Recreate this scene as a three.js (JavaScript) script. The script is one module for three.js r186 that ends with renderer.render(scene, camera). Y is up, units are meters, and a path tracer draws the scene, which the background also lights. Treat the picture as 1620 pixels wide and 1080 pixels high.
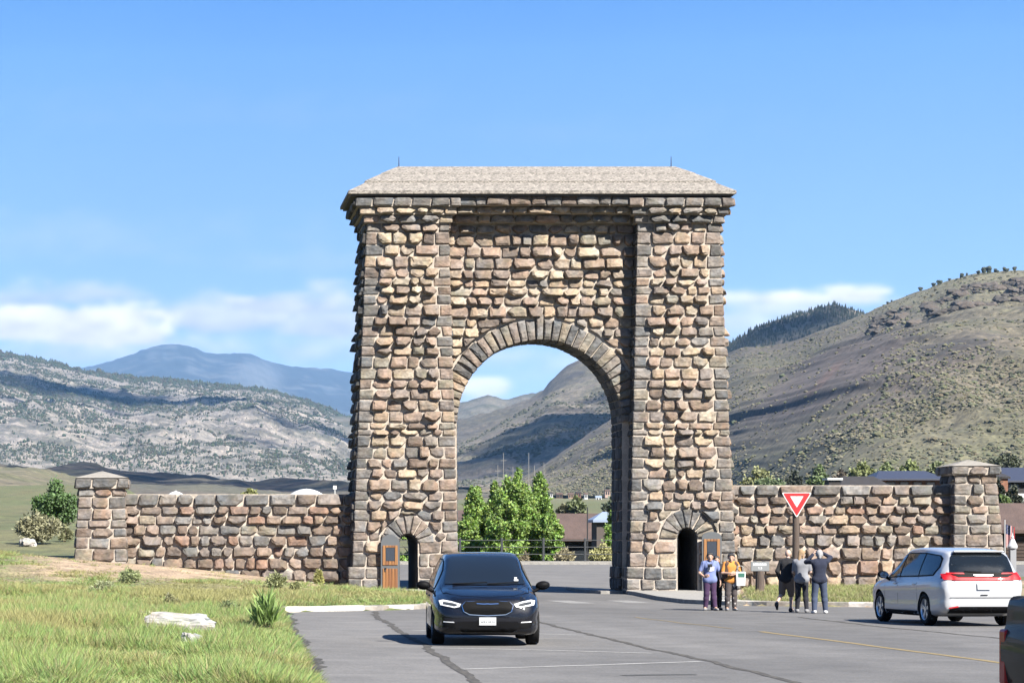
import * as THREE from 'three';
import { mergeGeometries, toCreasedNormals } from 'three/addons/utils/BufferGeometryUtils.js';
import { RoundedBoxGeometry } from 'three/addons/geometries/RoundedBoxGeometry.js';
import { TessellateModifier } from 'three/addons/modifiers/TessellateModifier.js';
import { Brush, Evaluator, SUBTRACTION } from 'three-bvh-csg';

// ---------------------------------------------------------------- camera, sky, sun, exposure
// x to the right, y up, z towards the photographer; the gateway stands at the origin, the lens is 100 m away and its frame is a crop.
const F = 4400, VX = 268, VY = 855, CX = -13.48, CY = 1.93, CZ = 100;
const scene = new THREE.Scene();
const camera = new THREE.PerspectiveCamera(2 * Math.atan(VY / F) * 180 / Math.PI, 2704 / 1710, 0.5, 90000);
camera.position.set(CX, CY, CZ);
camera.setViewOffset(2704, 1710, 1352 - VX, 0, 1620, 1080);
const renderer = new THREE.WebGLRenderer({ antialias: true });
renderer.toneMapping = THREE.LinearToneMapping;
renderer.toneMappingExposure = 3.9;
renderer.shadowMap.enabled = true;
const SUN = new THREE.Vector3(0.72, 1.12, 1.0).normalize();
const sun = new THREE.DirectionalLight(new THREE.Color(1.0, 0.95, 0.87), 5.0);
sun.name = 'sun';
sun.position.copy(SUN).multiplyScalar(120);
sun.castShadow = true;
Object.assign(sun.shadow.camera, { left: -45, right: 45, top: 45, bottom: -45, near: 1, far: 400 });
sun.shadow.mapSize.set(4096, 4096);
scene.add(sun, sun.target);

// ---------------------------------------------------------------- helpers
const at = (px, py, d) => [CX + (px - VX) * d / F, CY + (VY - py) * d / F, CZ - d];
const atV = (px, py, d) => new THREE.Vector3(...at(px, py, d));
function mulberry(a) { return () => { a = (a + 0x6d2b79f5) | 0; let t = Math.imul(a ^ (a >>> 15), 1 | a); t = (t + Math.imul(t ^ (t >>> 7), 61 | t)) ^ t; return ((t ^ (t >>> 14)) >>> 0) / 4294967296; }; }
const hash = (x, y, s) => { let h = Math.imul(x, 374761393) ^ Math.imul(y, 668265263) ^ Math.imul(s + 11, 1274126177); h = Math.imul(h ^ (h >>> 13), 1274126177); h ^= h >>> 16; h = Math.imul(h, 2246822519); h ^= h >>> 13; return (h >>> 0) / 4294967296; };
const clamp = (x, a = 0, b = 1) => Math.min(b, Math.max(a, x)), lerp = (a, b, t) => a + (b - a) * t, smooth = (a, b, x) => { const t = clamp((x - a) / (b - a)); return t * t * (3 - 2 * t); };
function vnoise(x, y, s = 0, per = 0) {
  const xi = Math.floor(x), yi = Math.floor(y), fx = x - xi, fy = y - yi, u = fx * fx * (3 - 2 * fx), v = fy * fy * (3 - 2 * fy);
  const w = (i) => per ? ((i % per) + per) % per : i;
  return lerp(lerp(hash(w(xi), w(yi), s), hash(w(xi + 1), w(yi), s), u), lerp(hash(w(xi), w(yi + 1), s), hash(w(xi + 1), w(yi + 1), s), u), v);
}
function fbm(x, y, o = 4, s = 0, per = 0) { let a = 0.5, t = 0, n = 0; for (let i = 0; i < o; i++) { t += a * vnoise(x, y, s + i * 17, per); n += a; a *= 0.5; x *= 2; y *= 2; per *= 2; } return t / n; }
const ridged = (x, y, o, s) => { let a = 0.5, t = 0, n = 0; for (let i = 0; i < o; i++) { t += a * (1 - Math.abs(2 * vnoise(x, y, s + i * 31) - 1)); n += a; a *= 0.5; x *= 2.03; y *= 2.03; } return t / n; };
function interp(table, x) { if (x <= table[0][0]) return table[0][1]; for (let i = 1; i < table.length; i++) if (x <= table[i][0]) { const [a, b] = table[i - 1], [c, d] = table[i]; return b + (d - b) * (x - a) / (c - a); } return table[table.length - 1][1]; }
function interpS(table, x) { // smooth (monotone-ish cubic) version
  const n = table.length; if (x <= table[0][0]) return table[0][1]; if (x >= table[n - 1][0]) return table[n - 1][1];
  let i = 1; while (x > table[i][0]) i++;
  const p = (k) => table[clamp(k, 0, n - 1)], [x0, y0] = p(i - 2), [x1, y1] = p(i - 1), [x2, y2] = p(i), [x3, y3] = p(i + 1), h = x2 - x1, t = (x - x1) / h;
  const m1 = i - 2 >= 0 ? (y2 - y0) / (x2 - x0) * h : y2 - y1, m2 = i + 1 < n ? (y3 - y1) / (x3 - x1) * h : y2 - y1;
  return (2 * t ** 3 - 3 * t * t + 1) * y1 + (t ** 3 - 2 * t * t + t) * m1 + (-2 * t ** 3 + 3 * t * t) * y2 + (t ** 3 - t * t) * m2;
}
const counts = new Map();
function numbered(name) { const n = counts.get(name) || 0; counts.set(name, n + 1); return n ? `${name}_${String(n).padStart(3, '0')}` : name; }
function tag(o, label, category, group) { o.userData.label = label; if (category) o.userData.category = category; if (group) o.userData.group = group; return o; }
const shade = (o) => { o.traverse((c) => { if (c.isMesh) { c.castShadow = true; c.receiveShadow = true; } }); return o; };
function thing(name, label, category, pos = [0, 0, 0], turn = 0, group) { const o = new THREE.Group(); o.name = numbered(name); o.position.set(...pos); o.rotation.y = turn; tag(o, label, category, group); scene.add(o); return o; }
function part(name, geo, mat, parent) { const m = new THREE.Mesh(Array.isArray(geo) ? merge(geo) : geo, mat); m.name = name; m.castShadow = m.receiveShadow = true; parent.add(m); return m; }
function struct(name, geo, mat) { const m = part(name, geo, mat, scene); m.name = numbered(name); m.userData.kind = 'structure'; return m; }
function stuffOf(o) { o.userData.kind = 'stuff'; return o; }
function merge(list) { const l = list.map((g) => { const h = g.index ? g.toNonIndexed() : g; for (const k of Object.keys(h.attributes)) if (!['position', 'normal', 'uv'].includes(k)) h.deleteAttribute(k); if (!h.attributes.uv) h.setAttribute('uv', new THREE.BufferAttribute(new Float32Array(h.attributes.position.count * 2), 2)); if (!h.attributes.normal) h.computeVertexNormals(); return h; }); return mergeGeometries(l); }
function box(w, h, d, x = 0, y = 0, z = 0, ry = 0, rx = 0, rz = 0) { const g = new THREE.BoxGeometry(w, h, d); if (rx) g.rotateX(rx); if (rz) g.rotateZ(rz); if (ry) g.rotateY(ry); g.translate(x, y, z); return g; }
function rbox(w, h, d, r, x = 0, y = 0, z = 0, s = 2) { const g = new RoundedBoxGeometry(w, h, d, s, r); g.translate(x, y, z); return g; }
function tube(pts, r, seg = 8, n = 0) { return new THREE.TubeGeometry(new THREE.CatmullRomCurve3(pts.map((p) => new THREE.Vector3(...p))), n || pts.length * 3, r, seg); }
function rod(a, b, r0, r1 = r0, seg = 8) { const A = new THREE.Vector3(...a), B = new THREE.Vector3(...b), L = A.distanceTo(B), g = new THREE.CylinderGeometry(r1, r0, L, seg); g.translate(0, L / 2, 0); g.applyQuaternion(new THREE.Quaternion().setFromUnitVectors(new THREE.Vector3(0, 1, 0), B.sub(A).normalize())); g.translate(...a); return g; }
function geoOf(pos, idx, uv, col) { const g = new THREE.BufferGeometry(); g.setAttribute('position', new THREE.Float32BufferAttribute(pos, 3)); if (idx) g.setIndex(idx); if (uv) g.setAttribute('uv', new THREE.Float32BufferAttribute(uv, 2)); if (col) g.setAttribute('color', new THREE.Float32BufferAttribute(col, 3)); return g; }

// ---------------------------------------------------------------- textures and materials
function dataTex(n, f, srgb = false, rep = 1) {
  const a = new Uint8Array(n * n * 4);
  for (let j = 0; j < n; j++) for (let i = 0; i < n; i++) { const c = f(i / n, j / n), o = (j * n + i) * 4; if (typeof c === 'number') a[o] = a[o + 1] = a[o + 2] = clamp(c) * 255; else { a[o] = clamp(c[0]) * 255; a[o + 1] = clamp(c[1]) * 255; a[o + 2] = clamp(c[2]) * 255; } a[o + 3] = 255; }
  const t = new THREE.DataTexture(a, n, n); t.wrapS = t.wrapT = THREE.RepeatWrapping; t.magFilter = THREE.LinearFilter; t.minFilter = THREE.LinearMipmapLinearFilter; t.generateMipmaps = true; t.repeat.set(rep, rep); if (srgb) t.colorSpace = THREE.SRGBColorSpace; t.needsUpdate = true; return t;
}
function canvasTex(w, h, draw) { const c = document.createElement('canvas'); c.width = w; c.height = h; draw(c.getContext('2d'), w, h); const t = new THREE.CanvasTexture(c); t.colorSpace = THREE.SRGBColorSpace; return t; }
const C = (r, g, b) => new THREE.Color().setRGB(r, g, b);
const DIM = 0.5; // the whole palette, for this exposure
const dimmed = (m) => { if (m.metalness < 0.7) m.color.multiplyScalar(DIM); return m; };
const std = (name, color, o = {}) => { const m = new THREE.MeshStandardMaterial({ color: Array.isArray(color) ? C(...color) : color, roughness: 0.9, ...o }); m.name = name; return dimmed(m); };
const phys = (name, color, o = {}) => { const m = new THREE.MeshPhysicalMaterial({ color: Array.isArray(color) ? C(...color) : color, roughness: 0.9, ...o }); m.name = name; return dimmed(m); };
const rockBump = dataTex(512, (u, v) => 0.55 * fbm(u * 8, v * 8, 5, 3, 8) + 0.45 * (1 - Math.abs(2 * fbm(u * 6, v * 10, 4, 9, 2) - 1)));
const rockTint = dataTex(512, (u, v) => {
  const a = fbm(u * 6, v * 6, 5, 21, 6), b = fbm(u * 24, v * 24, 3, 41, 24), c = fbm(u * 4, v * 4, 4, 77, 4), lich = smooth(0.56, 0.66, fbm(u * 10, v * 10, 4, 91, 10));
  const k = 0.62 + 0.5 * a + 0.32 * (b - 0.5), w = (c - 0.5) * 0.22;
  return [lerp(k * (1 + w), 0.78, lich * 0.35), lerp(k, 0.8, lich * 0.35), lerp(k * (1 - w), 0.72, lich * 0.35)];
}, true);
const gritBump = dataTex(512, (u, v) => 0.6 * fbm(u * 60, v * 60, 3, 5, 60) + 0.4 * fbm(u * 8, v * 8, 3, 15, 8));
const gritTint = dataTex(512, (u, v) => { const a = fbm(u * 5, v * 5, 5, 31, 5), b = fbm(u * 90, v * 90, 2, 61, 90); const k = 0.80 + 0.24 * (a - 0.5) + 0.34 * (b - 0.5); return [k, k, k * 1.0]; }, true);
const stoneMat = (name, c) => std(name, c, { map: rockTint, bumpMap: rockBump, bumpScale: 0.05, roughness: 0.95, flatShading: true, side: THREE.DoubleSide });
const STONE = {
  cream: stoneMat('cream stone', [0.56, 0.455, 0.34]), tan: stoneMat('tan stone', [0.475, 0.37, 0.275]), pink: stoneMat('pinkish stone', [0.41, 0.31, 0.25]),
  brown: stoneMat('brown stone', [0.335, 0.255, 0.2]), umber: stoneMat('umber stone', [0.235, 0.18, 0.145]), mauve: stoneMat('mauve stone', [0.305, 0.25, 0.215]),
  grey: stoneMat('grey stone', [0.295, 0.268, 0.245]), slate: stoneMat('dark grey stone', [0.19, 0.182, 0.175]), olive: stoneMat('olive grey stone', [0.355, 0.31, 0.245]), shadeStone: stoneMat('shadeStone', [0.085, 0.084, 0.083]), rust: stoneMat('rust stone', [0.36, 0.235, 0.175]),  // the near-black tone is shade painted into sides turned from the sun
};
const mortar = std('mortar', [0.88, 0.76, 0.635], { map: gritTint, bumpMap: gritBump, bumpScale: 0.012 });
const M = {
  iron: std('dark iron', [0.03, 0.034, 0.038], { roughness: 0.55, metalness: 0.3 }),
  darkMetal: std('dark painted metal', [0.05, 0.055, 0.06], { roughness: 0.5, metalness: 0.2 }),
  white: std('white paint', [0.75, 0.75, 0.73], { roughness: 0.6 }),
};
// ---------------------------------------------------------------- sky: blue air and soft cloud banks low over the hills
{
  const W = 4096, H = 2048, a = new Float32Array(W * H * 4), P = [];
  // cloud banks seen in the frame: px, py, half width, half height, strength
  for (const b of [[60, 515, 200, 34, 1.0, 0.25, 0.98], [195, 530, 90, 24, 1.0, 0.22, 1.0], [20, 470, 200, 26, 0.65, 0.5, 0.82], [340, 508, 170, 26, 0.75, 0.4, 0.86], [480, 486, 150, 24, 0.75, 0.4, 0.82], [540, 512, 150, 30, 0.7, 0.4, 0.84], [385, 473, 24, 6, 0.75, 0.3, 1.05], [250, 556, 420, 30, 0.5, 0.5, 0.9], [765, 616, 46, 18, 1.0, 0.22, 1.05], [805, 565, 80, 24, 0.5, 0.4, 0.95], [735, 640, 110, 22, 0.6, 0.4, 0.95], [930, 585, 130, 34, 0.35, 0.5, 0.95],
    [1310, 474, 100, 10, 0.95, 0.35, 1.02], [1362, 463, 46, 9, 1.0, 0.22, 1.08], [1240, 494, 100, 18, 0.7, 0.45, 0.95], [1175, 510, 90, 30, 0.6, 0.4, 0.95], [1200, 535, 160, 18, 0.5, 0.5, 0.92], [100, 380, 420, 50, 0.12, 0.8, 0.95], [450, 410, 240, 26, 0.14, 0.8, 0.95], [980, 210, 330, 30, 0.04, 0.8, 0.95], [380, 180, 380, 40, 0.04, 0.8, 0.95]]) P.push(b);
  for (let j = 0; j < H; j++) {
    const up = ((j + 0.5) / H - 0.5) * Math.PI, y = Math.sin(up), el = up * 180 / Math.PI, near = el > -0.5 && el < 14;
    const t = clamp(el / 12), z = clamp((el - 10) / 80);
    const base = el < 0 ? [0.30, 0.41, 0.56] : [lerp(lerp(0.40, 0.088, Math.pow(t, 0.8)), 0.022, Math.pow(z, 0.5)), lerp(lerp(0.54, 0.262, Math.pow(t, 0.8)), 0.085, Math.pow(z, 0.5)), lerp(lerp(0.69, 0.655, t), 0.29, Math.pow(z, 0.5))];
    for (let i = 0; i < W; i++) {
      const rd = ((i + 0.5) / W - 0.5) * 2 * Math.PI, o = (j * W + i) * 4;
      let c = 0, bright = 1;
      if (near) {
        const az = rd + Math.PI / 2, wr = az > Math.PI ? az - 2 * Math.PI : az; // 0 = straight ahead
        const U = wr * 44, V = el * 0.77, n = fbm(U * 0.25, V * 0.9, 5, 7), n2 = fbm(U * 0.75 + 9, V * 2.4, 6, 19), n3 = fbm(U * 2.6, V * 5, 4, 29);
        if (Math.abs(wr) < 0.6) {
          const px = VX + F * Math.tan(wr), py = VY - F * Math.tan(up) / Math.cos(wr);
          if (px > -300 && px < 1900) for (const [bx, by, bw, bh, s, soft, br] of P) { const dx = (px - bx) / bw, dy = (py - by) / (py < by ? bh : bh * 0.75), q = dx * dx + dy * dy; if (q < 3.5) { const k = smooth(0, soft, 0.62 * Math.exp(-q * 0.75) + 0.85 * (n2 - 0.5) + 0.35 * (n3 - 0.5) - 0.16); if (s * k > c) { c = s * k; bright = br * (0.84 + clamp(-dy * 0.16, -0.1, 0.14)) + 0.45 * (n3 - 0.5); } } }
        }
        const out = smooth(0.36, 0.5, Math.abs(wr - 0.12)); // the same kind of banks go on outside the frame
        c = Math.max(c, out * smooth(0.50, 0.64, n * 0.6 + n2 * 0.4) * smooth(1, 3, el) * (1 - smooth(6.5, 9.5, el)) * 0.6);
        const haze = (1 - smooth(1.5, 5.5, el)) * 0.26 * (0.6 + 0.8 * n); if (haze > c) bright = 0.9; c = c + (1 - c) * haze * 0.8;
      }
      const cl = [0.84 * bright, 0.79 * bright, 0.74 * bright];
      for (let k = 0; k < 3; k++) a[o + k] = 0.385 * lerp(base[k], cl[k], clamp(c));
      a[o + 3] = 1;
    }
  }
  const t = new THREE.DataTexture(a, W, H, THREE.RGBAFormat, THREE.FloatType);
  t.mapping = THREE.EquirectangularReflectionMapping; t.magFilter = THREE.LinearFilter; t.colorSpace = THREE.LinearSRGBColorSpace; t.needsUpdate = true;
  scene.background = t; scene.environment = t;
}
// ---------------------------------------------------------------- ground, road, kerbs
const KL = [[-60, -3.15], [0, -3.15], [12, -3.7], [19, -4.9], [22.5, -7.0], [25, -10.35], [37.7, -10.75], [62.3, -11.45], [100, -12.6], [300, -18]]; // z, x of the left kerb
const KR = [[-60, 3.1], [-2, 3.1], [2, 2.9], [10, 2.3], [16.5, 2.9], [18.0, 4.2], [19.0, 6.5], [21, 9.2], [32, 9.4], [70, 9.4], [300, 9.4]];
const roadY = (z) => z > -5 ? 0 : Math.min(0.0215 * (-5 - z), 0.72);
function polyDist(K, x, z) { let m = 1e9; for (let i = 1; i < K.length; i++) { const [z0, x0] = K[i - 1], [z1, x1] = K[i], dx = x1 - x0, dz = z1 - z0, t = clamp(((x - x0) * dx + (z - z0) * dz) / (dx * dx + dz * dz)); m = Math.min(m, Math.hypot(x - x0 - dx * t, z - z0 - dz * t)); } return m; }
function groundY(x, z) {
  const bump = (fbm(x * 0.7 + 50, z * 0.7, 3, 5) - 0.5) * 0.16 + (fbm(x * 0.13, z * 0.13, 2, 8) - 0.5) * 0.25;
  if (z > -3) {
    if (x < interp(KL, z)) { const e = polyDist(KL, x, z); return e < 0.14 ? -0.04 : lerp(0.125, 0.02, smooth(24.6, 26.5, z)) + Math.min(0.032 * Math.max(0, e - 0.2), 0.3) + clamp((-x - 6.8) * 0.083, 0, 1.9) * smooth(17, -1, z) + bump * smooth(0.6, 3, e) * smooth(0.5, 4, z + 1); }
    if (x > interp(KR, z)) { const e = polyDist(KR, x, z); if (x < 3.75 + (17.4 - z) * 0.2 && x < 7 && z < 18) return -0.03; return e < 0.14 ? -0.04 : 0.12 + Math.min(0.022 * (e - 0.15), 0.36) + bump * 0.25 * smooth(0.6, 3, e) * smooth(3.8, 6, x); }
    return -0.03;
  }
  const d = -z;
  const left = interpS([[0, 1.1], [30, 2.3], [150, 5.6], [400, 10.8], [900, 17], [1600, 24], [4000, 36], [12000, 40]], d), mid = d < 44 ? roadY(z) - 0.04 : interpS([[44, 0.78], [60, 0.2], [90, -0.7], [150, -0.7], [300, 3.5], [600, 10], [1000, 17], [1600, 24.5], [4000, 36], [12000, 40]], d);
  const right = interpS([[0, 0.5], [60, 0.2], [150, 1.2], [300, 5], [600, 11], [1000, 18], [1600, 26], [4000, 40], [12000, 40]], d);
  const l = smooth(-6.5 - d * 0.02, -12 - d * 0.03, x), r = smooth(7 + d * 0.08, 12 + d * 0.1, x);
  const y = lerp(lerp(mid, left * clamp(0.35 + (-x - 3) / 16 , 0.35, 1.05), l), right, r);
  const wall = smooth(3, 40, d);
  return y + (bump * 1.2 + (fbm(x * 0.02, z * 0.02, 4, 15) - 0.5) * Math.min(4, d * 0.006)) * wall * (1 - 0.8 * (1 - l) * (1 - r) * (d < 120 ? 1 : 0));
}
const soilMap = dataTex(1024, (u, v) => { const a = fbm(u * 10, v * 10, 5, 131, 10), b = fbm(u * 120, v * 120, 2, 161, 120), k = 0.74 + 0.4 * (a - 0.5) + 0.5 * (b - 0.5); return [k * 1.02, k, k * 0.94]; }, true);
const groundMat = std('grassy soil', 0xffffff, { vertexColors: true, map: soilMap, bumpMap: gritBump, bumpScale: 0.02, roughness: 1 });
function soilColor(x, z) {
  const n = fbm(x * 0.25, z * 0.25, 4, 301), n2 = fbm(x * 0.9, z * 0.9, 3, 311), dirt = [0.74, 0.56, 0.43], grass = [0.165, 0.235, 0.06], dry = [0.30, 0.29, 0.12];
  let c = grass.map((g, i) => lerp(g, dry[i], smooth(0.42, 0.66, n)));
  if (z > -3) {
    const w = z + 0.65; // bare strip along the wall
    const bare = x < 0 ? smooth(13.5 + 9 * (n2 - 0.5) + clamp((-x - 9) * 0.3, -2, 1.5), 7, w) * (x < -16.6 ? smooth(-21, -16.6, x) : 1) : smooth(0.35, 0.7, n2 + 0.2 * (1 - smooth(0, 8, w)));
    c = c.map((g, i) => lerp(g, dirt[i], bare * 0.95));
  } else { const f = [0.205, 0.215, 0.105]; c = c.map((g, i) => lerp(g, f[i], 0.5)); const d = smooth(500, 1200, -z); c = c.map((g, i) => lerp(g, [0.30, 0.30, 0.19][i], d * 0.8)); }
  return c.map((k) => k * (0.85 + 0.3 * n2));
}
{
  const axis = (parts) => { const a = []; for (const [s, e, st] of parts) for (let v = s; v < e - 1e-6; v += st) a.push(v); a.push(parts[parts.length - 1][1]); return a; };
  const xs = axis([[-9000, -3000, 1000], [-3000, -1000, 250], [-1000, -200, 50], [-200, -40, 8], [-40, -14, 0.8], [-14, 10, 0.35], [10, 40, 1], [40, 200, 8], [200, 1000, 50], [1000, 3000, 250], [3000, 9000, 1000]]);
  const zs = axis([[-12000, -3000, 900], [-3000, -1000, 100], [-1000, -300, 30], [-300, -60, 6], [-60, -4, 1.5], [-4, 66, 0.45], [66, 110, 1.5], [110, 400, 30]]);
  const pos = [], col = [], uv = [], idx = [];
  for (const z of zs) for (const x of xs) { pos.push(x, groundY(x, z), z); col.push(...soilColor(x, z)); uv.push(x / 6, z / 6); }
  const n = xs.length; for (let j = 0; j < zs.length - 1; j++) for (let i = 0; i < n - 1; i++) { const a = j * n + i; idx.push(a, a + n, a + 1, a + 1, a + n, a + n + 1); }
  const g = geoOf(pos, idx, uv, col); g.computeVertexNormals(); struct('ground', g, groundMat);
}
const asphaltMap = dataTex(1024, (u, v) => { const a = fbm(u * 6, v * 6, 5, 401, 6), s = fbm(u * 3, v * 40, 3, 431, 3), b = hash(Math.floor(u * 1024), Math.floor(v * 1024), 5), c = fbm(u * 200, v * 200, 2, 471, 200), k = 0.74 + 0.22 * (a - 0.5) + 0.12 * (s - 0.5) + 0.16 * (b - 0.5) + 0.24 * (c - 0.5); return [k, k, k]; }, true);
const asphalt = std('worn asphalt', 0xffffff, { vertexColors: true, map: asphaltMap, bumpMap: gritBump, bumpScale: 0.008, roughness: 0.92 });
{
  const pos = [], col = [], uv = [], idx = [];
  const grid = (zs, xl, xr, m) => { const b = pos.length / 3; for (const z of zs) for (let i = 0; i <= m; i++) { const x = lerp(xl(z), xr(z), i / m); pos.push(x, roadY(z), z); const lay = smooth(-4.65, -4.95, x) + smooth(2.45, 2.75, x), p = fbm(x * 0.35, z * 0.12, 4, 77); const pt = smooth(0.53, 0.56, fbm(x * 0.16 + 3, z * 0.07, 2, 79)) * 0.035, tr = 0.03 * (Math.exp(-(((x + 3.9) / 0.35) ** 2)) + Math.exp(-(((x + 2.2) / 0.35) ** 2)) + Math.exp(-(((x - 0.1) / 0.35) ** 2)) + Math.exp(-(((x - 1.7) / 0.35) ** 2))) * (0.4 + p); const k = (0.285 + 0.022 * clamp(lay) + 0.065 * smooth(-8.1, -8.6, x + (z - 30) * 0.03) + 0.10 * (p - 0.5) - pt + tr) * (z < -3 ? 1.1 : 1); col.push(k, k * 0.955, k * 0.905); uv.push(x / 5, z / 5); }
    for (let j = 0; j < zs.length - 1; j++) for (let i = 0; i < m; i++) { const a = b + j * (m + 1) + i; idx.push(a, a + m + 1, a + 1, a + 1, a + m + 1, a + m + 2); } };
  const za = []; for (let z = -6; z < 101; z += 0.5) za.push(z); for (let z = 105; z < 300; z += 10) za.push(z);
  grid(za, (z) => interp(KL, z) + 0.02, (z) => interp(KR, z) - 0.02, 60);
  const zb = []; for (let z = -41; z <= -6 + 1e-6; z += 1) zb.push(z);
  grid(zb, () => -60, () => 70, 80);
  const g = geoOf(pos, idx, uv, col); g.computeVertexNormals(); struct('road', g, asphalt);
}
const concrete = std('pale concrete', [0.56, 0.535, 0.49], { map: gritTint, bumpMap: gritBump, bumpScale: 0.006 });
const kerbStone = std('kerb stone', [0.40, 0.37, 0.33], { map: rockTint, bumpMap: rockBump, bumpScale: 0.015 });
function strip(pts, w0, w1, y0, y1) { // a kerb: closed profile swept along [x, z] points; w0 road side, w1 grass side (to the left of travel)
  const pos = [], idx = [], uv = []; let L = 0; const n = pts.length;
  pts.forEach(([x, z, dy = 0], i) => { const a = pts[Math.max(0, i - 1)], b = pts[Math.min(n - 1, i + 1)], dx = b[0] - a[0], dz = b[1] - a[1], l = Math.hypot(dx, dz), nx = dz / l, nz = -dx / l; if (i) L += Math.hypot(x - pts[i - 1][0], z - pts[i - 1][1]); for (const [w, y, v] of [[w0, y0, 0], [w0 + 0.012, y1 - 0.02, 0.15], [w0 + 0.035, y1, 0.18], [w1, y1 + 0.002, 0.5], [w1, y0, 0.6]]) { pos.push(x + nx * w, y + dy, z + nz * w); uv.push(L / 2, v / 2); } });
  for (let i = 0; i < n - 1; i++) for (let k = 0; k < 4; k++) { const a = i * 5 + k; idx.push(a, a + 1, a + 5, a + 1, a + 6, a + 5); }
  for (const b of [0, (n - 1) * 5]) idx.push(b, b + 1, b + 2, b, b + 2, b + 3, b, b + 3, b + 4);
  return geoOf(pos, idx, uv).toNonIndexed();
}
const kflat = (m) => { const k = m.clone(); k.flatShading = true; k.side = THREE.DoubleSide; return k; };
const kerbMats = [kflat(kerbStone), kflat(kerbStone), kflat(concrete)]; kerbMats[1].color = C(0.47, 0.44, 0.4); kerbMats[2].color = C(0.52, 0.49, 0.44);
function kerb(name, label, from, to, K, sgn, step, y1 = 0.14, w = 0.3) { // kerb stones laid end to end
  const g = thing(name, label, 'kerb'); const R = mulberry(Math.round(from * 7 + 99 + sgn * 3)); let z = from;
  const arc = []; for (let s = 0; s <= 400; s++) { const zz = lerp(from, to, s / 400); arc.push([interp(K, zz), zz]); }
  let acc = 0, cur = [arc[0]], next = step * (0.8 + 0.4 * R());
  for (let i = 1; i < arc.length; i++) { acc += Math.hypot(arc[i][0] - arc[i - 1][0], arc[i][1] - arc[i - 1][1]); cur.push(arc[i]); if (acc > next || i === arc.length - 1) { const c = [cur[0], cur[Math.floor(cur.length / 2)], cur[cur.length - 1]]; const sh = c.map(([x, zz], k) => [x, k === 2 ? lerp(zz, c[1][1], 0.02) : zz, 0]); if (cur.length > 2) part('kerb_stone', strip(sgn < 0 ? sh : sh.reverse(), 0, w, -0.05, y1 + (R() - 0.5) * 0.012), kerbMats[Math.floor(R() * 3)], g); cur = [arc[i]]; acc = 0; next = step * (0.8 + 0.4 * R()); } }
  return g;
}

kerb('stone_kerb', 'pale kerb of long stones along the grass left of the black van', 20, 25, KL, 1, 1.1);
kerb('stone_kerb', 'kerb of grey stones along the grass strip behind the standing tourists', 16.6, 21.5, KR, -1, 1.3);
// ---------------------------------------------------------------- hills: each a slope from its foot to its ridge and down behind it
function hill(name, o) {
  const { ridge, dR, foot, dF, cols, rows, color, relief = 0, gully = 0, curve = 1, seed = 1, back = 0.35, mat } = o, pos = [], col = [], uv = [], idx = [], x0 = o.from, x1 = o.to;
  const P = [];
  for (let i = 0; i <= cols; i++) {
    const px = lerp(x0, x1, i / cols), dr = typeof dR === 'function' ? dR(px) : dR, df = typeof dF === 'function' ? dF(px) : dF;
    const yr = CY + (VY - interpS(ridge, px)) * dr / F, yf = CY + (VY - interp(foot, px)) * df / F, row = [];
    for (let j = 0; j <= rows + 4; j++) {
      let d, y;
      if (j <= rows) {
        const t = j / rows, k = Math.sin(Math.PI * Math.min(1, t * 1.02)) ;
        const X = (px - VX) / F * lerp(df, dr, t), g = gully ? (ridged(X / gully + 0.6 * fbm(t * 6, X / gully, 3, seed + 3), t * 1.2 + seed, 4, seed) - 0.55) : 0, n = fbm(X / (relief * 7 + 1), t * 7, 5, seed + 50) - 0.5;
        const rk = o.rock ? (ridged(X / o.rock + 0.5 * fbm(X / o.rock, t * 20, 2, seed + 7), t * 26 + X / o.rock * 0.4, 3, seed + 9) - 0.55) * o.rockAmp * smooth(0.04, 0.25, t) : 0, rough = fbm(X / (relief * 0.55 + 1), t * 46, 4, seed + 80) - 0.5;
        d = lerp(df, dr, t) - (g * gully * 0.35 + n * relief * 3) * k;
        y = lerp(yf, yr, Math.pow(t, curve)) + (g * gully * 0.16 + n * relief * 0.9) * k + rough * relief * 0.28 * Math.min(1, t * 8) + rk;
      } else { const s = (j - rows) / 4; d = dr * (1 + 0.12 * s) + (dr - df) * s * 0.5; y = lerp(yr, yf, s * back + s * s * (1 - back) * 0.6); }
      row.push([CX + (px - VX) * d / F, y, CZ - d]);
      pos.push(...row[j]);
      const t = Math.min(1, j / rows); col.push(...color(px, t, row[j], VY - (y - CY) * F / d)); uv.push(row[j][0] / 60, (row[j][2] + row[j][1]) / 60);
    }
    P.push(row);
  }
  const n = rows + 5; for (let i = 0; i < cols; i++) for (let j = 0; j < n - 1; j++) { const a = i * n + j; idx.push(a, a + n, a + 1, a + 1, a + n, a + n + 1); }
  const g = geoOf(pos, idx, uv, col); g.computeVertexNormals(); struct(name, g, mat || hillMat);
  return (px, t) => { const u = clamp((px - x0) / (x1 - x0)) * cols, v = clamp(t) * rows, i = Math.min(cols - 1, Math.floor(u)), j = Math.min(rows - 1, Math.floor(v)), a = u - i, b = v - j, m = (k) => lerp(lerp(P[i][j][k], P[i + 1][j][k], a), lerp(P[i][j + 1][k], P[i + 1][j + 1][k], a), b); return [m(0), m(1), m(2)]; };
}
const hillMap = dataTex(512, (u, v) => { const a = fbm(u * 12, v * 12, 5, 501, 12), b = fbm(u * 60, v * 60, 3, 521, 60), k = 0.72 + 0.5 * (a - 0.5) + 0.5 * (b - 0.5); return [k, k, k]; }, true);
const hillMat = std('hillside', 0xffffff, { vertexColors: true, map: hillMap, roughness: 1 });
const mixc = (a, b, t) => a.map((v, i) => lerp(v, b[i], clamp(t)));

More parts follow.
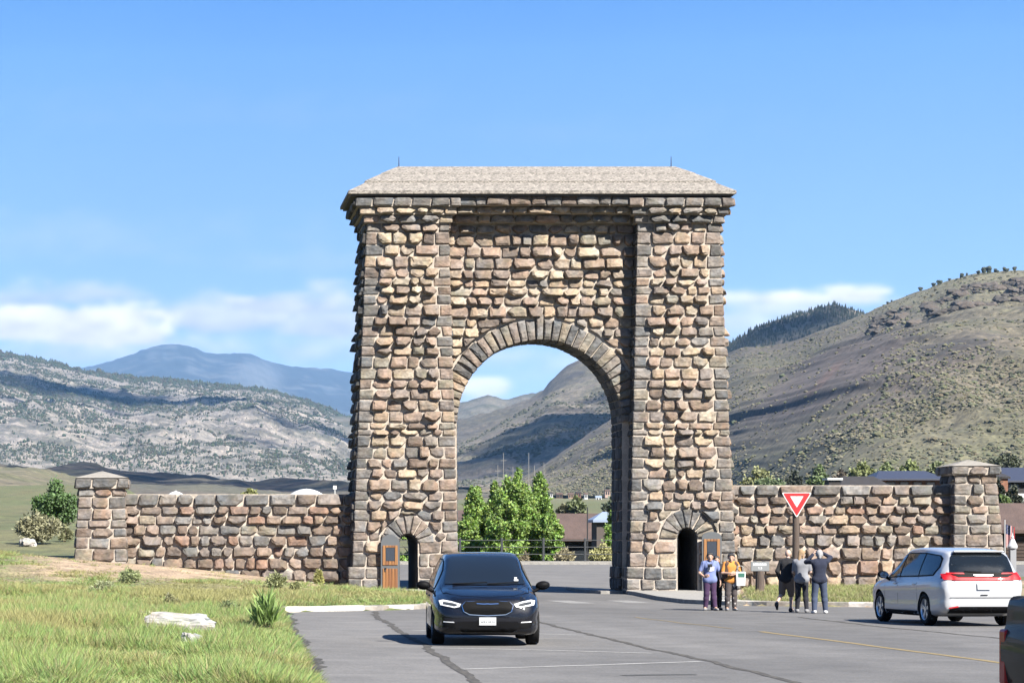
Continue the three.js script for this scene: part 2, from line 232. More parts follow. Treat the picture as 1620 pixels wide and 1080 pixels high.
// distant forested mountain
hill('mountain', { from: -2200, to: 1300, cols: 640, rows: 60, seed: 5, dR: 24000, dF: 15000, ridge: [[-2200, 730], [-1300, 640], [-800, 600], [-500, 640], [-200, 600], [0, 588], [120, 582], [150, 577], [200, 563], [238, 549], [262, 545], [300, 547], [330, 558], [360, 560], [388, 558], [410, 564], [432, 574], [470, 580], [500, 581], [530, 585], [560, 590], [640, 620], [760, 655], [900, 672], [1300, 700]], foot: [[-500, 790], [1300, 790]], relief: 90, gully: 900, curve: 1.05,
  color: (px, t, p, py) => { const n = fbm(p[0] / 500, t * 16, 5, 11), m = fbm(p[0] / 160, t * 60, 4, 12); return mixc([0.02, 0.03, 0.032], [0.19, 0.2, 0.2], smooth(0.58, 0.72, m * 0.6 + n * 0.45) * 0.7 + smooth(60, 20, Math.hypot(px - 405, (py - 598) * 1.6)) * 0.8); } });
// pale rocky mountain with dark firs
const paleSlope = hill('mountain', { from: -2200, to: 900, cols: 1500, rows: 260, rock: 70, rockAmp: 22, seed: 21, dR: 9500, dF: 5200, ridge: [[-2200, 700], [-1700, 610], [-1200, 560], [-520, 540], [-200, 548], [0, 561], [60, 569], [120, 583], [160, 592], [200, 597], [240, 600], [290, 604], [340, 611], [380, 613], [430, 620], [470, 632], [510, 645], [545, 662], [600, 688], [660, 712], [740, 738], [900, 775]], foot: [[-520, 768], [900, 785]], relief: 34, gully: 420, curve: 0.92,
  color: (px, t, p, py) => {
    const n = fbm(p[0] / 420, t * 8, 5, 31), m = fbm(p[0] / 120, t * 40, 4, 33), g = ridged(p[0] / 300 + 0.5 * n, t * 3, 3, 35);
    let c = mixc([0.50, 0.44, 0.375], [0.33, 0.30, 0.23], smooth(0.4, 0.65, n)); c = mixc(c, [0.24, 0.235, 0.16], smooth(0.52, 0.7, m) * 0.7);
    c = mixc(c, [0.58, 0.52, 0.45], smooth(0.66, 0.85, g) * 0.6); const st = fbm(p[0] / 34 + t * 14, t * 120, 4, 37); c = mixc(c, [0.70, 0.60, 0.50], smooth(0.55, 0.68, st) * smooth(0.95, 0.6, t) * 0.8); c = mixc(c, [0.13, 0.125, 0.09], smooth(0.46, 0.36, st) * 0.65);
    const forest = smooth(0.90, 0.97, t + (n - 0.5) * 0.1) + smooth(0.06, 0, Math.abs(t - 0.60 - (n - 0.5) * 0.3 + px * 0.0002)) * smooth(400, 120, px) + smooth(0.07, 0, Math.abs(t - 0.52 - (m - 0.5) * 0.2)) * smooth(420, 520, px) * 0.6;
    return mixc(c, [0.05, 0.06, 0.04], forest * smooth(0.3, 0.6, m + 0.15) * 0.9);
  } });
// low brown foothills at the left
hill('foothill', { from: -2200, to: 800, cols: 500, rows: 40, seed: 41, dR: 2300, dF: 900, ridge: [[-500, 742], [-100, 736], [20, 738], [70, 747], [120, 741], [150, 741], [200, 750], [300, 757], [430, 764], [560, 767], [700, 776], [800, 792]], foot: [[-500, 775], [0, 786], [800, 806]], relief: 5, gully: 70, curve: 0.8,
  color: (px, t, p) => { const n = fbm(p[0] / 60, p[2] / 60, 5, 61); return mixc([0.20, 0.19, 0.12], [0.25, 0.20, 0.15], smooth(0.35, 0.65, n)); } });
hill('foothill', { from: -2200, to: 330, cols: 400, rows: 40, seed: 47, dR: 1300, dF: 480, ridge: [[-500, 745], [-200, 733], [-40, 735], [30, 745], [90, 757], [150, 774], [220, 793], [330, 810]], foot: [[-500, 800], [0, 806], [330, 822]], relief: 3, gully: 40, curve: 0.75,
  color: (px, t, p) => { const n = fbm(p[0] / 40, p[2] / 40, 5, 63); return mixc([0.24, 0.235, 0.105], [0.32, 0.275, 0.165], smooth(0.35, 0.65, n)); } });

// far blue knolls seen low through the arch
hill('hill', { from: 500, to: 1300, cols: 200, rows: 60, seed: 71, dR: 8200, dF: 6200, ridge: [[500, 660], [650, 655], [700, 646], [735, 635], [770, 626], [800, 631], [820, 626], [850, 620], [900, 612], [1000, 610], [1300, 600]], foot: [[500, 770], [1300, 770]], relief: 40, gully: 240,
  color: (px, t, p) => { const n = fbm(p[0] / 120, t * 14, 5, 73); return mixc([0.17, 0.17, 0.11], [0.30, 0.27, 0.2], smooth(0.4, 0.6, n)); } });
const scrub = (p, t, s, a, b, c) => { const n = fbm(p[0] / 90, t * 14, 5, s), m = fbm(p[0] / 25, t * 60, 4, s + 2); return mixc(mixc(a, b, smooth(0.38, 0.62, n)), c, smooth(0.5, 0.7, m) * 0.7); };
hill('hill', { from: 640, to: 1500, cols: 260, rows: 90, seed: 81, dR: 5600, dF: 4300, ridge: [[640, 700], [725, 664], [790, 648], [830, 634], [858, 619], [872, 602], [884, 590], [900, 578], [915, 572], [930, 568], [950, 566], [985, 556], [1040, 552], [1300, 560], [1500, 580]], foot: [[640, 772], [1500, 772]], relief: 26, gully: 150, curve: 0.95,
  color: (px, t, p) => mixc(scrub(p, t, 83, [0.19, 0.165, 0.10], [0.25, 0.21, 0.15], [0.12, 0.105, 0.08]), [0.11, 0.095, 0.085], smooth(0.55, 0.7, fbm(p[0] / 60, t * 20, 4, 85)) * smooth(0.6, 0.9, t)) });
// second ridge through the arch, its flank under a cloud
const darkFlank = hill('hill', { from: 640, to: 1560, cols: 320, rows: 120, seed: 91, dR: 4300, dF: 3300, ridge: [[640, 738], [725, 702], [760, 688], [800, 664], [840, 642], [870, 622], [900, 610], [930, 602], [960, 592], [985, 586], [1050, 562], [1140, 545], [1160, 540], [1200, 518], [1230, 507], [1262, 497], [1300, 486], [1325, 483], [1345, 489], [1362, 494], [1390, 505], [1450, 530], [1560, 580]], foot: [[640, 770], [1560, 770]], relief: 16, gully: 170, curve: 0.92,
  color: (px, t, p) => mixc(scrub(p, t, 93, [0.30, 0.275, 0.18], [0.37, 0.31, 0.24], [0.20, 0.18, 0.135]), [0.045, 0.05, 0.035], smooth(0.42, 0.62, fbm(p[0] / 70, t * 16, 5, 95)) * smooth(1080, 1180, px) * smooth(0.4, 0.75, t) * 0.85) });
// the sunny hillside at the right, its foot reaching across behind the arch
const sunSlope = hill('hillside', { from: 760, to: 2500, cols: 620, rows: 200, seed: 101, dR: (px) => lerp(2700, 2150, smooth(840, 1620, px)), dF: (px) => lerp(2000, 1050, smooth(840, 1400, px)), ridge: [[760, 772], [820, 758], [845, 745], [880, 722], [920, 694], [950, 674], [980, 657], [1050, 610], [1120, 574], [1150, 560], [1180, 550], [1220, 547], [1250, 541], [1275, 533], [1310, 519], [1345, 506], [1380, 492], [1415, 476], [1450, 463], [1480, 452], [1515, 441], [1545, 433], [1580, 430], [1620, 426], [1800, 405], [2100, 380], [2500, 400]], foot: [[760, 779], [980, 786], [1150, 790], [2500, 800]], relief: 9, gully: 150, curve: 0.86,
  color: (px, t, p, py) => {
    const n = fbm(p[0] / 70, t * 10, 5, 111), m = fbm(p[0] / 18, t * 50, 4, 113), w = fbm(p[0] / 40 + py / 40, t * 9, 4, 115);
    let c = mixc([0.255, 0.225, 0.125], [0.30, 0.25, 0.165], smooth(0.35, 0.65, n)); c = mixc(c, [0.205, 0.20, 0.11], smooth(0.5, 0.7, m) * 0.7);
    const along = (px - 1320) * 0.62 + (py - 590) * 0.8; // scree running down to the left from (1400, 530)
    const scree = smooth(62, 24, Math.abs(along + 14 * (w - 0.5) * 4)) * smooth(470, 540, py) * smooth(730, 640, py) + smooth(50, 14, Math.abs(along - 90 + 60 * (w - 0.5))) * smooth(520, 560, py) * smooth(700, 600, py) * 0.7;
    c = mixc(c, [0.20, 0.15, 0.135], scree * 0.9); const g2 = ridged(p[0] / 55 + py / 120 + 0.5 * w, t * 1.4, 4, 119); c = mixc(c, [0.17, 0.135, 0.115], smooth(0.62, 0.8, g2) * smooth(0.1, 0.3, t) * 0.75 * smooth(455, 560, py + (px - 1400) * 0.08)); c = mixc(c, [0.36, 0.30, 0.2], smooth(0.42, 0.3, g2) * 0.35);
    c = mixc(c, [0.30, 0.165, 0.12], smooth(9, 3, Math.abs((px - 1305) * 0.8 + (py - 600) * 0.75)) * smooth(560, 585, py) * smooth(645, 620, py) * 0.6);
    c = mixc(c, [0.245, 0.255, 0.115], smooth(0.22, 0.03, t) * 0.6);
    c = mixc(c, [0.46, 0.36, 0.26], smooth(1200, 1150, px) * smooth(620, 680, py) * smooth(0.4, 0.7, m) * 0.5);
    c = mixc(c, [0.37, 0.345, 0.195], smooth(560, 450, py + (px - 1400) * 0.1) * smooth(1250, 1400, px) * (0.55 + 0.4 * m));
    const crag = smooth(0.52, 0.62, fbm(p[0] / 28, t * 26, 4, 117)) * smooth(60, 15, Math.abs(py - interp([[1380, 560], [1450, 540], [1540, 520], [1620, 515], [1900, 500]], px))) * smooth(1370, 1440, px);
    return mixc(c, [0.10, 0.085, 0.07], crag * 0.9);
  } });

// ---------------------------------------------------------------- scrub and firs too many to count
function blob(seed, sq = 0.8) { const g = new THREE.IcosahedronGeometry(1, 1), p = g.attributes.position, m = new Map(), R = mulberry(seed); for (let i = 0; i < p.count; i++) { const k = [p.getX(i), p.getY(i), p.getZ(i)].map((v) => v.toFixed(3)).join(); if (!m.has(k)) m.set(k, 0.7 + 0.55 * R()); const s = m.get(k); p.setXYZ(i, p.getX(i) * s, p.getY(i) * s * sq, p.getZ(i) * s); } g.deleteAttribute('normal'); g.computeVertexNormals(); return g; }
function scatter(name, geo, mat, list, label, cat) { // list: [x, y, z, sx, sy, turn, [r, g, b]]
  const m = new THREE.InstancedMesh(geo, mat, list.length), q = new THREE.Object3D(), c = new THREE.Color();
  list.forEach(([x, y, z, sx, sy, ry, k, tilt = 0], i) => { q.position.set(x, y, z); q.scale.set(sx, sy, sx); q.rotation.set(tilt, ry, tilt * 0.7); q.updateMatrix(); m.setMatrixAt(i, q.matrix); m.setColorAt(i, c.setRGB(...k)); });
  m.name = numbered(name); tag(m, label, cat); stuffOf(m); m.castShadow = m.receiveShadow = true; scene.add(m); return m;
}
const leafDull = std('scrub foliage', 0xffffff, { roughness: 1, flatShading: true });
{
  const R = mulberry(77), L = [];
  for (let i = 0; i < 60000; i++) {
    const px = 800 + 900 * R(), t = Math.pow(R(), 1.25) * 0.99, p = sunSlope(px, t), d = CZ - p[2], py = VY - (p[1] - CY) * F / d;
    const n = fbm(p[0] / 60, p[2] / 60, 4, 211), along = (px - 1320) * 0.62 + (py - 590) * 0.8, scree = Math.abs(along) < 34 && py > 530 && py < 720;
    const keep = smooth(0.34, 0.66, n * 0.7 + 0.3 * fbm(p[0] / 14, p[2] / 14, 3, 217)) * 0.8 * (0.35 + 0.65 * smooth(0.55, 0.0, t)) * (scree ? 0.12 : 1) * (py < 520 ? 0.5 : 1);
    if (R() > keep) continue;
    const s = (0.45 + 0.95 * R() * R()) * (R() < 0.05 ? 1.8 : 1), g = R();
    L.push([p[0], p[1] + s * 0.25, p[2], s, s * (0.7 + 0.4 * R()), R() * 6, g < 0.55 ? [0.115 + 0.03 * R(), 0.115 + 0.025 * R(), 0.07] : g < 0.8 ? [0.19, 0.175, 0.115] : [0.055, 0.06, 0.038]]);
  }
  scatter('sagebrush', blob(3), leafDull, L, 'sagebrush dotting the sunny hillside at the right', 'shrubs');
  const D = []; for (let i = 0; i < 9000; i++) { const px = 650 + 500 * R(), t = R(), p = darkFlank(px, t), n = fbm(p[0] / 90, p[2] / 90, 4, 213); if (R() > smooth(0.42, 0.7, n)) continue; const s = 1.2 + 2.4 * R() * R(); D.push([p[0], p[1] + s * 0.2, p[2], s, s * 0.8, R() * 6, [0.08, 0.085, 0.055]]); }
  scatter('sagebrush', blob(4), leafDull, D, 'scrub on the shaded hill seen through the arch', 'shrubs');
  const K = []; for (let i = 0; i < 900; i++) { const px = 1380 + 300 * R(), py = interp([[1380, 562], [1450, 540], [1540, 520], [1680, 512]], px) + (R() - 0.5) * 70; const t = clamp((785 - py) / (785 - interpS([[1380, 492], [1480, 452], [1580, 430], [1680, 420]], px))) ** (1 / 0.86), p = sunSlope(px, t), n = fbm(px / 22, py / 14, 3, 215); if (n < 0.54) continue; const s = 1.2 + 4.2 * R() * R(); K.push([p[0], p[1] + s * 0.1, p[2], s * 1.3, s, R() * 6, R() < 0.5 ? [0.115, 0.095, 0.08] : [0.075, 0.066, 0.056]]); }
  scatter('rock_outcrop', blob(9, 0.75), leafDull, K, 'dark broken rock band high on the sunny hillside', 'rocks');
}
const fir = (() => { const l = []; for (let i = 0; i < 3; i++) { const c = new THREE.ConeGeometry(0.34 - i * 0.08, 0.5, 6, 1, true); c.translate(0, 0.32 + i * 0.26, 0); l.push(c); } return merge(l); })();
{
  const R = mulberry(88), L = [], L2 = [];
  for (let i = 0; i < 120000; i++) {
    const px = -380 + 1050 * R(), t = R(), p = paleSlope(px, t), n = fbm(p[0] / 330, t * 9, 4, 221), m = 0.45 * fbm(p[0] / 90, t * 30, 3, 223) + 0.55 * fbm(p[0] / 32 + t * 12, t * 90, 3, 225);
    const band = smooth(0.87, 0.97, t + (n - 0.5) * 0.12) + smooth(0.09, 0, Math.abs(t - 0.60 - (n - 0.5) * 0.3 + px * 0.0002)) * smooth(420, 150, px) + smooth(0.07, 0, Math.abs(t - 0.5 - (m - 0.5) * 0.25)) * smooth(400, 500, px) * 0.7;
    const keep = 0.95 * band + 0.95 * smooth(0.485, 0.57, n * 0.35 + m * 0.65) * smooth(0.03, 0.2, t) + 0.025;
    if (R() > keep) continue;
    const s = (3 + 6.5 * R() * R()) * (1 + 0.7 * smooth(0.88, 0.96, t)); (R() < 0.6 ? L : L2).push([p[0], p[1] - 0.3, p[2], s * (R() < 0.5 ? 0.7 : 1.1), s, R() * 6, [0.036 + 0.03 * R(), 0.046 + 0.03 * R(), 0.032]]);
  }
  scatter('fir_forest', fir, leafDull, L, 'dark firs scattered over the pale mountain at the left', 'trees'); scatter('juniper_scrub', blob(12, 1.0), leafDull, L2.map((q) => [q[0], q[1] + q[4] * 0.3, q[2], q[3] * 0.55, q[4] * 0.5, q[5], q[6]]), 'dark rounded junipers scattered over the pale mountain at the left', 'trees');
  const T = []; for (let i = 0; i < 2200; i++) { const px = 1150 + 260 * R(), t = 1 - 0.5 * R() * R(), p = darkFlank(px, t); if (R() < 0.3) continue; const s = 3.5 + 4.5 * R() * R(); T.push([p[0], p[1] - 0.5, p[2], s, s * 1.15, R() * 6, [0.035, 0.045, 0.03]]); }
  scatter('fir_forest', fir, leafDull, T, 'dark trees along the crest of the shaded hill right of the arch', 'trees');
}
{ // junipers one can tell apart on the crest at the right
  const R = mulberry(91), crown = mergeGeometries([blob(31, 1.1), blob(32, 0.9).translate(0.5, 0.6, 0.1), blob(33, 0.9).translate(-0.4, 0.75, -0.2)].map((g) => g.toNonIndexed())), trunkM = std('juniper bark', [0.14, 0.1, 0.07]), crownM = std('juniper foliage', [0.05, 0.062, 0.035], { roughness: 1, flatShading: true });
  const spots = [[1404, 480, 7], [1412, 478, 5], [1436, 470, 4], [1455, 464, 5], [1478, 454, 4], [1490, 450, 6], [1502, 446, 5], [1514, 443, 4.5], [1522, 440, 5], [1530, 438, 5], [1537, 436, 4.5], [1552, 433, 6], [1558, 432, 7], [1566, 431, 8], [1573, 430, 7], [1581, 430, 7], [1590, 430, 5], [1596, 429, 6], [1606, 428, 4]];
  spots.forEach(([px0, py, h0], i) => { const px = px0 + (R() - 0.5) * 7, h = h0 * (0.4 + 0.7 * R()), p = sunSlope(px, 1 - 0.02 * R()), t = thing('juniper_tree', i === 0 ? 'tallest dark juniper standing in the dip of the hillside crest' : 'small dark juniper on the crest of the sunny hillside', 'tree', p, R() * 6, 'junipers on the hillside crest'); part('trunk', rod([0, -0.5, 0], [0.1, 0.45, 0], 0.09, 0.06, 6), trunkM, t); part('crown', crown, crownM, t).position.y = 0.55; t.children[1].scale.set(0.42 + 0.3 * R(), 0.34 + 0.25 * R(), 0.5); t.scale.setScalar(h * 0.52); });
}
// ---------------------------------------------------------------- clouds high overhead, outside the frame, whose shadows lie on the hills
{
  const cloudM = std('cloud', [0.9, 0.9, 0.92], { roughness: 1, transparent: true, opacity: 0.2 }), R = mulberry(61);
  const cloud = (px, py, d, alt, rx, rz, turn, n) => {
    const p = atV(px, py, d), k = (alt - p.y) / SUN.y, c = p.clone().addScaledVector(SUN, k), l = [];
    for (let i = 0; i < n; i++) { const a = R() * 6.283, r = Math.sqrt(R()), s = (0.26 + 0.2 * R()) * Math.min(rx, rz) * (1.15 - 0.5 * r), g = new THREE.IcosahedronGeometry(1, 2); g.scale(s, s * 0.5, s); g.translate(Math.cos(a) * r * rx, R() * s * 0.4, Math.sin(a) * r * rz); l.push(g); }
    const m = new THREE.Mesh(merge(l), cloudM); m.name = numbered('cloud'); m.position.copy(c); m.rotation.y = turn; m.castShadow = true; m.userData.kind = 'structure'; scene.add(m);
  };
  cloud(800, 735, 3560, 1500, 130, 170, 0.0, 60);
  cloud(880, 700, 3700, 1500, 120, 240, 0.0, 60);
  cloud(965, 655, 3850, 1500, 110, 230, 0.0, 50);
  cloud(1270, 560, 4150, 1500, 120, 210, 0.0, 40);
  cloud(240, 757, 1700, 1000, 110, 620, 0.0, 110);
  cloud(420, 768, 1700, 1000, 120, 620, 0.0, 110);
  cloud(560, 775, 1800, 1000, 90, 500, 0.0, 70);
  cloud(20, 650, 7900, 2600, 330, 480, 0.0, 60);
  cloud(170, 655, 7900, 2600, 300, 330, 0.0, 50);
  cloud(60, 690, 7000, 2600, 260, 120, 0.0, 40);
  cloud(330, 662, 7900, 2600, 210, 260, 0.0, 40);
  cloud(490, 695, 7100, 2600, 190, 300, 0.0, 40);
  cloud(400, 722, 6500, 2600, 90, 220, 0.0, 20);
}
scene.fog = new THREE.FogExp2(new THREE.Color().setRGB(0.29, 0.58, 1.0), 0.000019);
// ---------------------------------------------------------------- rough masonry
function clipHalf(P, nx, ny, k) { const out = []; for (let i = 0; i < P.length; i++) { const a = P[i], b = P[(i + 1) % P.length], da = a[0] * nx + a[1] * ny - k, db = b[0] * nx + b[1] * ny - k; if (da >= 0) out.push(a); if ((da >= 0) !== (db >= 0)) { const t = da / (da - db); out.push([lerp(a[0], b[0], t), lerp(a[1], b[1], t)]); } } return out; }
const areaOf = (P) => { let s = 0; P.forEach((a, i) => { const b = P[(i + 1) % P.length]; s += a[0] * b[1] - b[0] * a[1]; }); return s / 2; };
const centre = (P) => P.reduce((c, p) => [c[0] + p[0] / P.length, c[1] + p[1] / P.length], [0, 0]);
function inset(P, gap) { if (areaOf(P) < 0) P = [...P].reverse(); let Q = P; P.forEach((a, i) => { const b = P[(i + 1) % P.length], dx = b[0] - a[0], dy = b[1] - a[1], l = Math.hypot(dx, dy); if (l < 1e-4) return; const nx = -dy / l, ny = dx / l; Q = clipHalf(Q, nx, ny, a[0] * nx + a[1] * ny + gap); }); return Q; }
function stoneGeo(poly, p, R, map, o = {}) {
  const { gap = 0.022, chamfer = 0.07, sharp = 0.28, depth = 0.06, tilt = 0 } = o;
  let P = inset(poly, gap * (0.8 + 0.5 * R())); if (P.length < 3 || areaOf(P) < 0.004) return null;
  const Q = [], n0 = P.length, cutB = R() < 0.38 ? 1.9 : 0.75, cutT = R() < 0.25 ? 1.7 : 0.7, yc0 = centre(P)[1], flatStone = chamfer < 0.06;
  P.forEach((b, i) => { const a = P[(i + n0 - 1) % n0], c = P[(i + 1) % n0], la = Math.hypot(a[0] - b[0], a[1] - b[1]), lc = Math.hypot(c[0] - b[0], c[1] - b[1]), r = chamfer * (flatStone ? 0.25 + 1.2 * R() * R() : (0.2 + 1.2 * R()) * (b[1] < yc0 ? cutB : cutT)), ka = Math.min(0.45, r * (0.7 + 0.8 * R()) / la), kc = Math.min(0.45, r * (0.7 + 0.8 * R()) / lc); if (la < 0.06 || lc < 0.06) { Q.push(b); return; } Q.push([lerp(b[0], a[0], ka), lerp(b[1], a[1], ka)], [lerp(b[0], c[0], kc), lerp(b[1], c[1], kc)]); });
  P = Q; const n = P.length, c = centre(P), pos = [], uv = [], ou = R() * 9, ov = R() * 9;
  let hw = 0.01, hh = 0.01; for (const q of P) { hw = Math.max(hw, Math.abs(q[0] - c[0])); hh = Math.max(hh, Math.abs(q[1] - c[1])); }
  // a broken face: two planes tilted at random, meeting in a ridge
  const tx = (R() - 0.5) * 0.7, ty = (flatStone ? (R() - 0.5) * 0.5 : -0.42 + (R() - 0.5) * 0.9) + tilt, ra = R() * 6.283, rk = R() < 0.6 ? 0.45 * R() : 0, c2 = [c[0] + (R() - 0.5) * hw * 0.5, c[1] + (R() - 0.5 - (flatStone ? 0 : 0.25)) * hh * 0.6], jit = () => (R() - 0.5) * 0.022;
  const face = (x, y) => { const u = (x - c[0]) / hw, v = (y - c[1]) / hh; return Math.max(0.35, 1 + tx * 0.5 * u + ty * 0.5 * v - rk * Math.max(0, u * Math.cos(ra) + v * Math.sin(ra))); };
  const ring = (f, base, cc, hs, pl) => P.map((q) => { const x = lerp(q[0], cc[0], f()) + (hs ? jit() : 0), y = lerp(q[1], cc[1], f()) + (hs ? jit() : 0); return [x, y, base() * (pl ? face(x, y) : 1)]; });
  const A = P.map((q) => [q[0], q[1], -depth]), B0 = ring(() => 0.012 * R(), () => Math.min(0.03, p * (0.1 + 0.14 * R())), c, 1), B = ring(() => 0.06 + 0.09 * R(), () => p * (0.72 + 0.2 * R()), c, 1, 1), D = ring(() => sharp + 0.26 * R(), () => p * (0.95 + 0.12 * R()), c2, 1, 1), E = [c2[0], c2[1], p * (0.98 + 0.1 * R()) * face(...c2)];
  const put = (v) => { pos.push(...map(v[0], v[1], v[2])); uv.push((v[0] + v[2] * 0.6) * 0.55 + ou, (v[1] + v[2] * 0.5) * 0.55 + ov); };
  const band = (X, Y) => { for (let i = 0; i < n; i++) { const j = (i + 1) % n; for (const v of [X[i], X[j], Y[j], X[i], Y[j], Y[i]]) put(v); } };
  band(A, B0); band(B0, B); band(B, D); for (let i = 0; i < n; i++) for (const v of [D[i], D[(i + 1) % n], E]) put(v);
  const g = geoOf(pos, null, uv); g.computeVertexNormals(); return g;
}
const pick = (R, w) => { let s = 0; for (const k in w) s += w[k]; let r = R() * s; for (const k in w) if ((r -= w[k]) <= 0) return STONE[k]; return STONE.grey; };
const UPPER = { cream: 3.6, tan: 4.4, pink: 3.6, brown: 2.2, mauve: 1.6, grey: 0.6, olive: 1.5, slate: 0.15, umber: 0.5 }, MID = { cream: 1.3, tan: 2.8, pink: 3.6, brown: 3.2, mauve: 2.6, grey: 0.9, olive: 1, slate: 0.25, umber: 1.3 }, LOW = { tan: 1.6, pink: 1.6, brown: 2.6, mauve: 3, grey: 3, olive: 1.2, slate: 1.6, umber: 1.6, cream: 0.5 }, GREY = { grey: 4, slate: 2.6, mauve: 1.8, olive: 0.6, brown: 0.6 }, DARK = { slate: 4, grey: 2.4, umber: 0.8, mauve: 0.8 }, WALL = { brown: 3, umber: 2.4, mauve: 2.4, pink: 1.8, grey: 1.6, rust: 1.4, slate: 1, olive: 1.2, tan: 1.0, cream: 0.3 };
// rows of stones between xl(v) and xr(v); returns [{ geo, mat, kind, area }]
function courses(o) {
  const { rows, xl, xr, map, R, pal, proud = [0.1, 0.26], wide = [0.42, 0.88], quoin = [0.34, 0.62], ring, hole, corner = true, gap, flat, off = 0, kindOf, skipCorner } = o, out = [];
  for (let r = 0; r < rows.length - 1; r++) {
    const y0 = rows[r], y1 = rows[r + 1], ym = (y0 + y1) / 2, spans = hole && ym < hole.top ? [[xl, () => hole.x0], [() => hole.x1, xr]] : [[xl, xr]];
    spans.forEach(([L, Rr], si) => {
      const a = L(ym), b = Rr(ym), w = b - a; if (w < 0.12) return;
      const cuts = [0], ql = corner && si === 0, qr = corner && si === spans.length - 1; let x = 0;
      if (ql) { x = quoin[0] + (quoin[1] - quoin[0]) * ((r % 2) ? R() * 0.5 : 0.5 + R() * 0.5); cuts.push(x); }
      const end = qr ? w - (quoin[0] + (quoin[1] - quoin[0]) * ((r % 2) ? 0.5 + R() * 0.5 : R() * 0.5)) : w;
      const want = lerp(wide[0], wide[1], 0.35 + 0.3 * R()), span = end - x;
      if (span > 0.2) { const k = Math.max(1, Math.round(span / want)), ws = []; let t = 0; for (let i = 0; i < k; i++) { const q = 0.62 + 0.85 * R(); ws.push(q); t += q; } for (const q of ws) { x += q / t * span; cuts.push(x); } } else cuts.push(end);
      if (qr) cuts.push(w);
      for (let i = 0; i < cuts.length - 1; i++) {
        const f0 = cuts[i] / w, f1 = cuts[i + 1] / w, j0 = i ? (hash(i, r, 7 + si) - 0.5) * 0.06 : 0, j1 = i < cuts.length - 2 ? (hash(i + 1, r, 7 + si) - 0.5) * 0.06 : 0, ax = (f, y, j) => lerp(L(y), Rr(y), f) + j - (ql && f === 0 ? 0.05 : 0) + (qr && f === 1 ? 0.05 : 0);
        const wob = (f, rr) => (hash(Math.round((lerp(a, b, f)) * 9), rr, 3) - 0.5) * (o.wobble ?? 0.035);
        let P = [[ax(f0, y0, -j0), y0 + wob(f0, r)], [ax(f1, y0, -j1), y0 + wob(f1, r)], [ax(f1, y1, j1), y1 + wob(f1, r + 1)], [ax(f0, y1, j0), y1 + wob(f0, r + 1)]];
        if (ring) { const c = centre(P), dx = c[0] - ring.x, dy = Math.max(c[1] - ring.y, 0.001), l = Math.hypot(dx, dy); if (c[1] > ring.y + 0.02 && l < ring.r + 0.9) { const nx = dx / l, ny = dy / l; P = clipHalf(P, nx, ny, nx * ring.x + ny * ring.y + ring.r); if (P.length < 3 || areaOf(P) < 0.035) continue; } }
        const isQ = (ql && i === 0) || (qr && i === cuts.length - 2), kind = kindOf ? kindOf(r, isQ) : isQ ? 'quoin' : 'stone';
        const p = off + (isQ || flat ? 0.04 + 0.04 * R() : lerp(proud[0], proud[1], Math.pow(R(), 1.1)) * lerp(0.8, 1.05, smooth(3, 9.5, ym)));
        const g = stoneGeo(P, p, R, map, { gap, chamfer: isQ || flat ? 0.03 : o.chamfer ?? 0.075, sharp: isQ || flat ? 0.2 : o.sharp ?? 0.22, depth: 0.06 + (isQ ? 0.04 : 0), tilt: o.tilt ?? 0 });
        if (g) out.push({ geo: g, mat: pick(R, pal(ym, isQ, qr && i === cuts.length - 2)), kind, area: Math.abs(areaOf(P)) });
      }
    });
  }
  return out;
}
function mergedStones(list, name, parent) { // many stones past the limit: one mesh, its colours as groups
  const by = new Map(); for (const s of list) { if (!by.has(s.mat)) by.set(s.mat, []); by.get(s.mat).push(s.geo); }
  const mats = [...by.keys()], g = mergeGeometries(mats.map((m) => mergeGeometries(by.get(m))), true), m = new THREE.Mesh(g, mats); m.name = name; m.castShadow = m.receiveShadow = true; m.userData.kind = 'stuff'; parent.add(m); return m;
}
const put = (list, parent) => list.forEach((s) => part(s.kind, s.geo, s.mat, parent));
const rowsPx = (l, d = 100) => l.map((py) => CY + (VY - py) * d / F).reverse();
// ---------------------------------------------------------------- the gateway
const LEAN = 0.016, frontMap = (z) => (u, v, n) => [u, v, z - LEAN * v + n];
const leanGeo = (g) => { const p = g.attributes.position; for (let i = 0; i < p.count; i++) p.setZ(i, p.getZ(i) - LEAN * p.getY(i)); g.computeVertexNormals(); return g; };
const BODY = rowsPx([351, 366, 386, 404, 423, 439, 452, 466, 481, 500, 516, 532, 548, 563, 582, 600, 615, 632, 650, 668, 679, 689, 706, 725, 741, 757, 777, 792, 807, 824, 842, 855, 875, 897]);
const TOP = BODY[BODY.length - 1], PLINTH = [-0.25, 0.16, 0.56, 1.02]; PLINTH[3] = BODY[0];
const outer = (v) => 6.92 - 0.0435 * v, inner = (v) => 3.08 + 0.026 * v;
const DEPTH = 3.5, HALL = 14.35;
const arch = thing('stone_arch', 'tall rough stone gateway arch with two towers and a pale hipped roof', 'arch gateway');
const R0 = mulberry(2024);
const fieldStones = [];
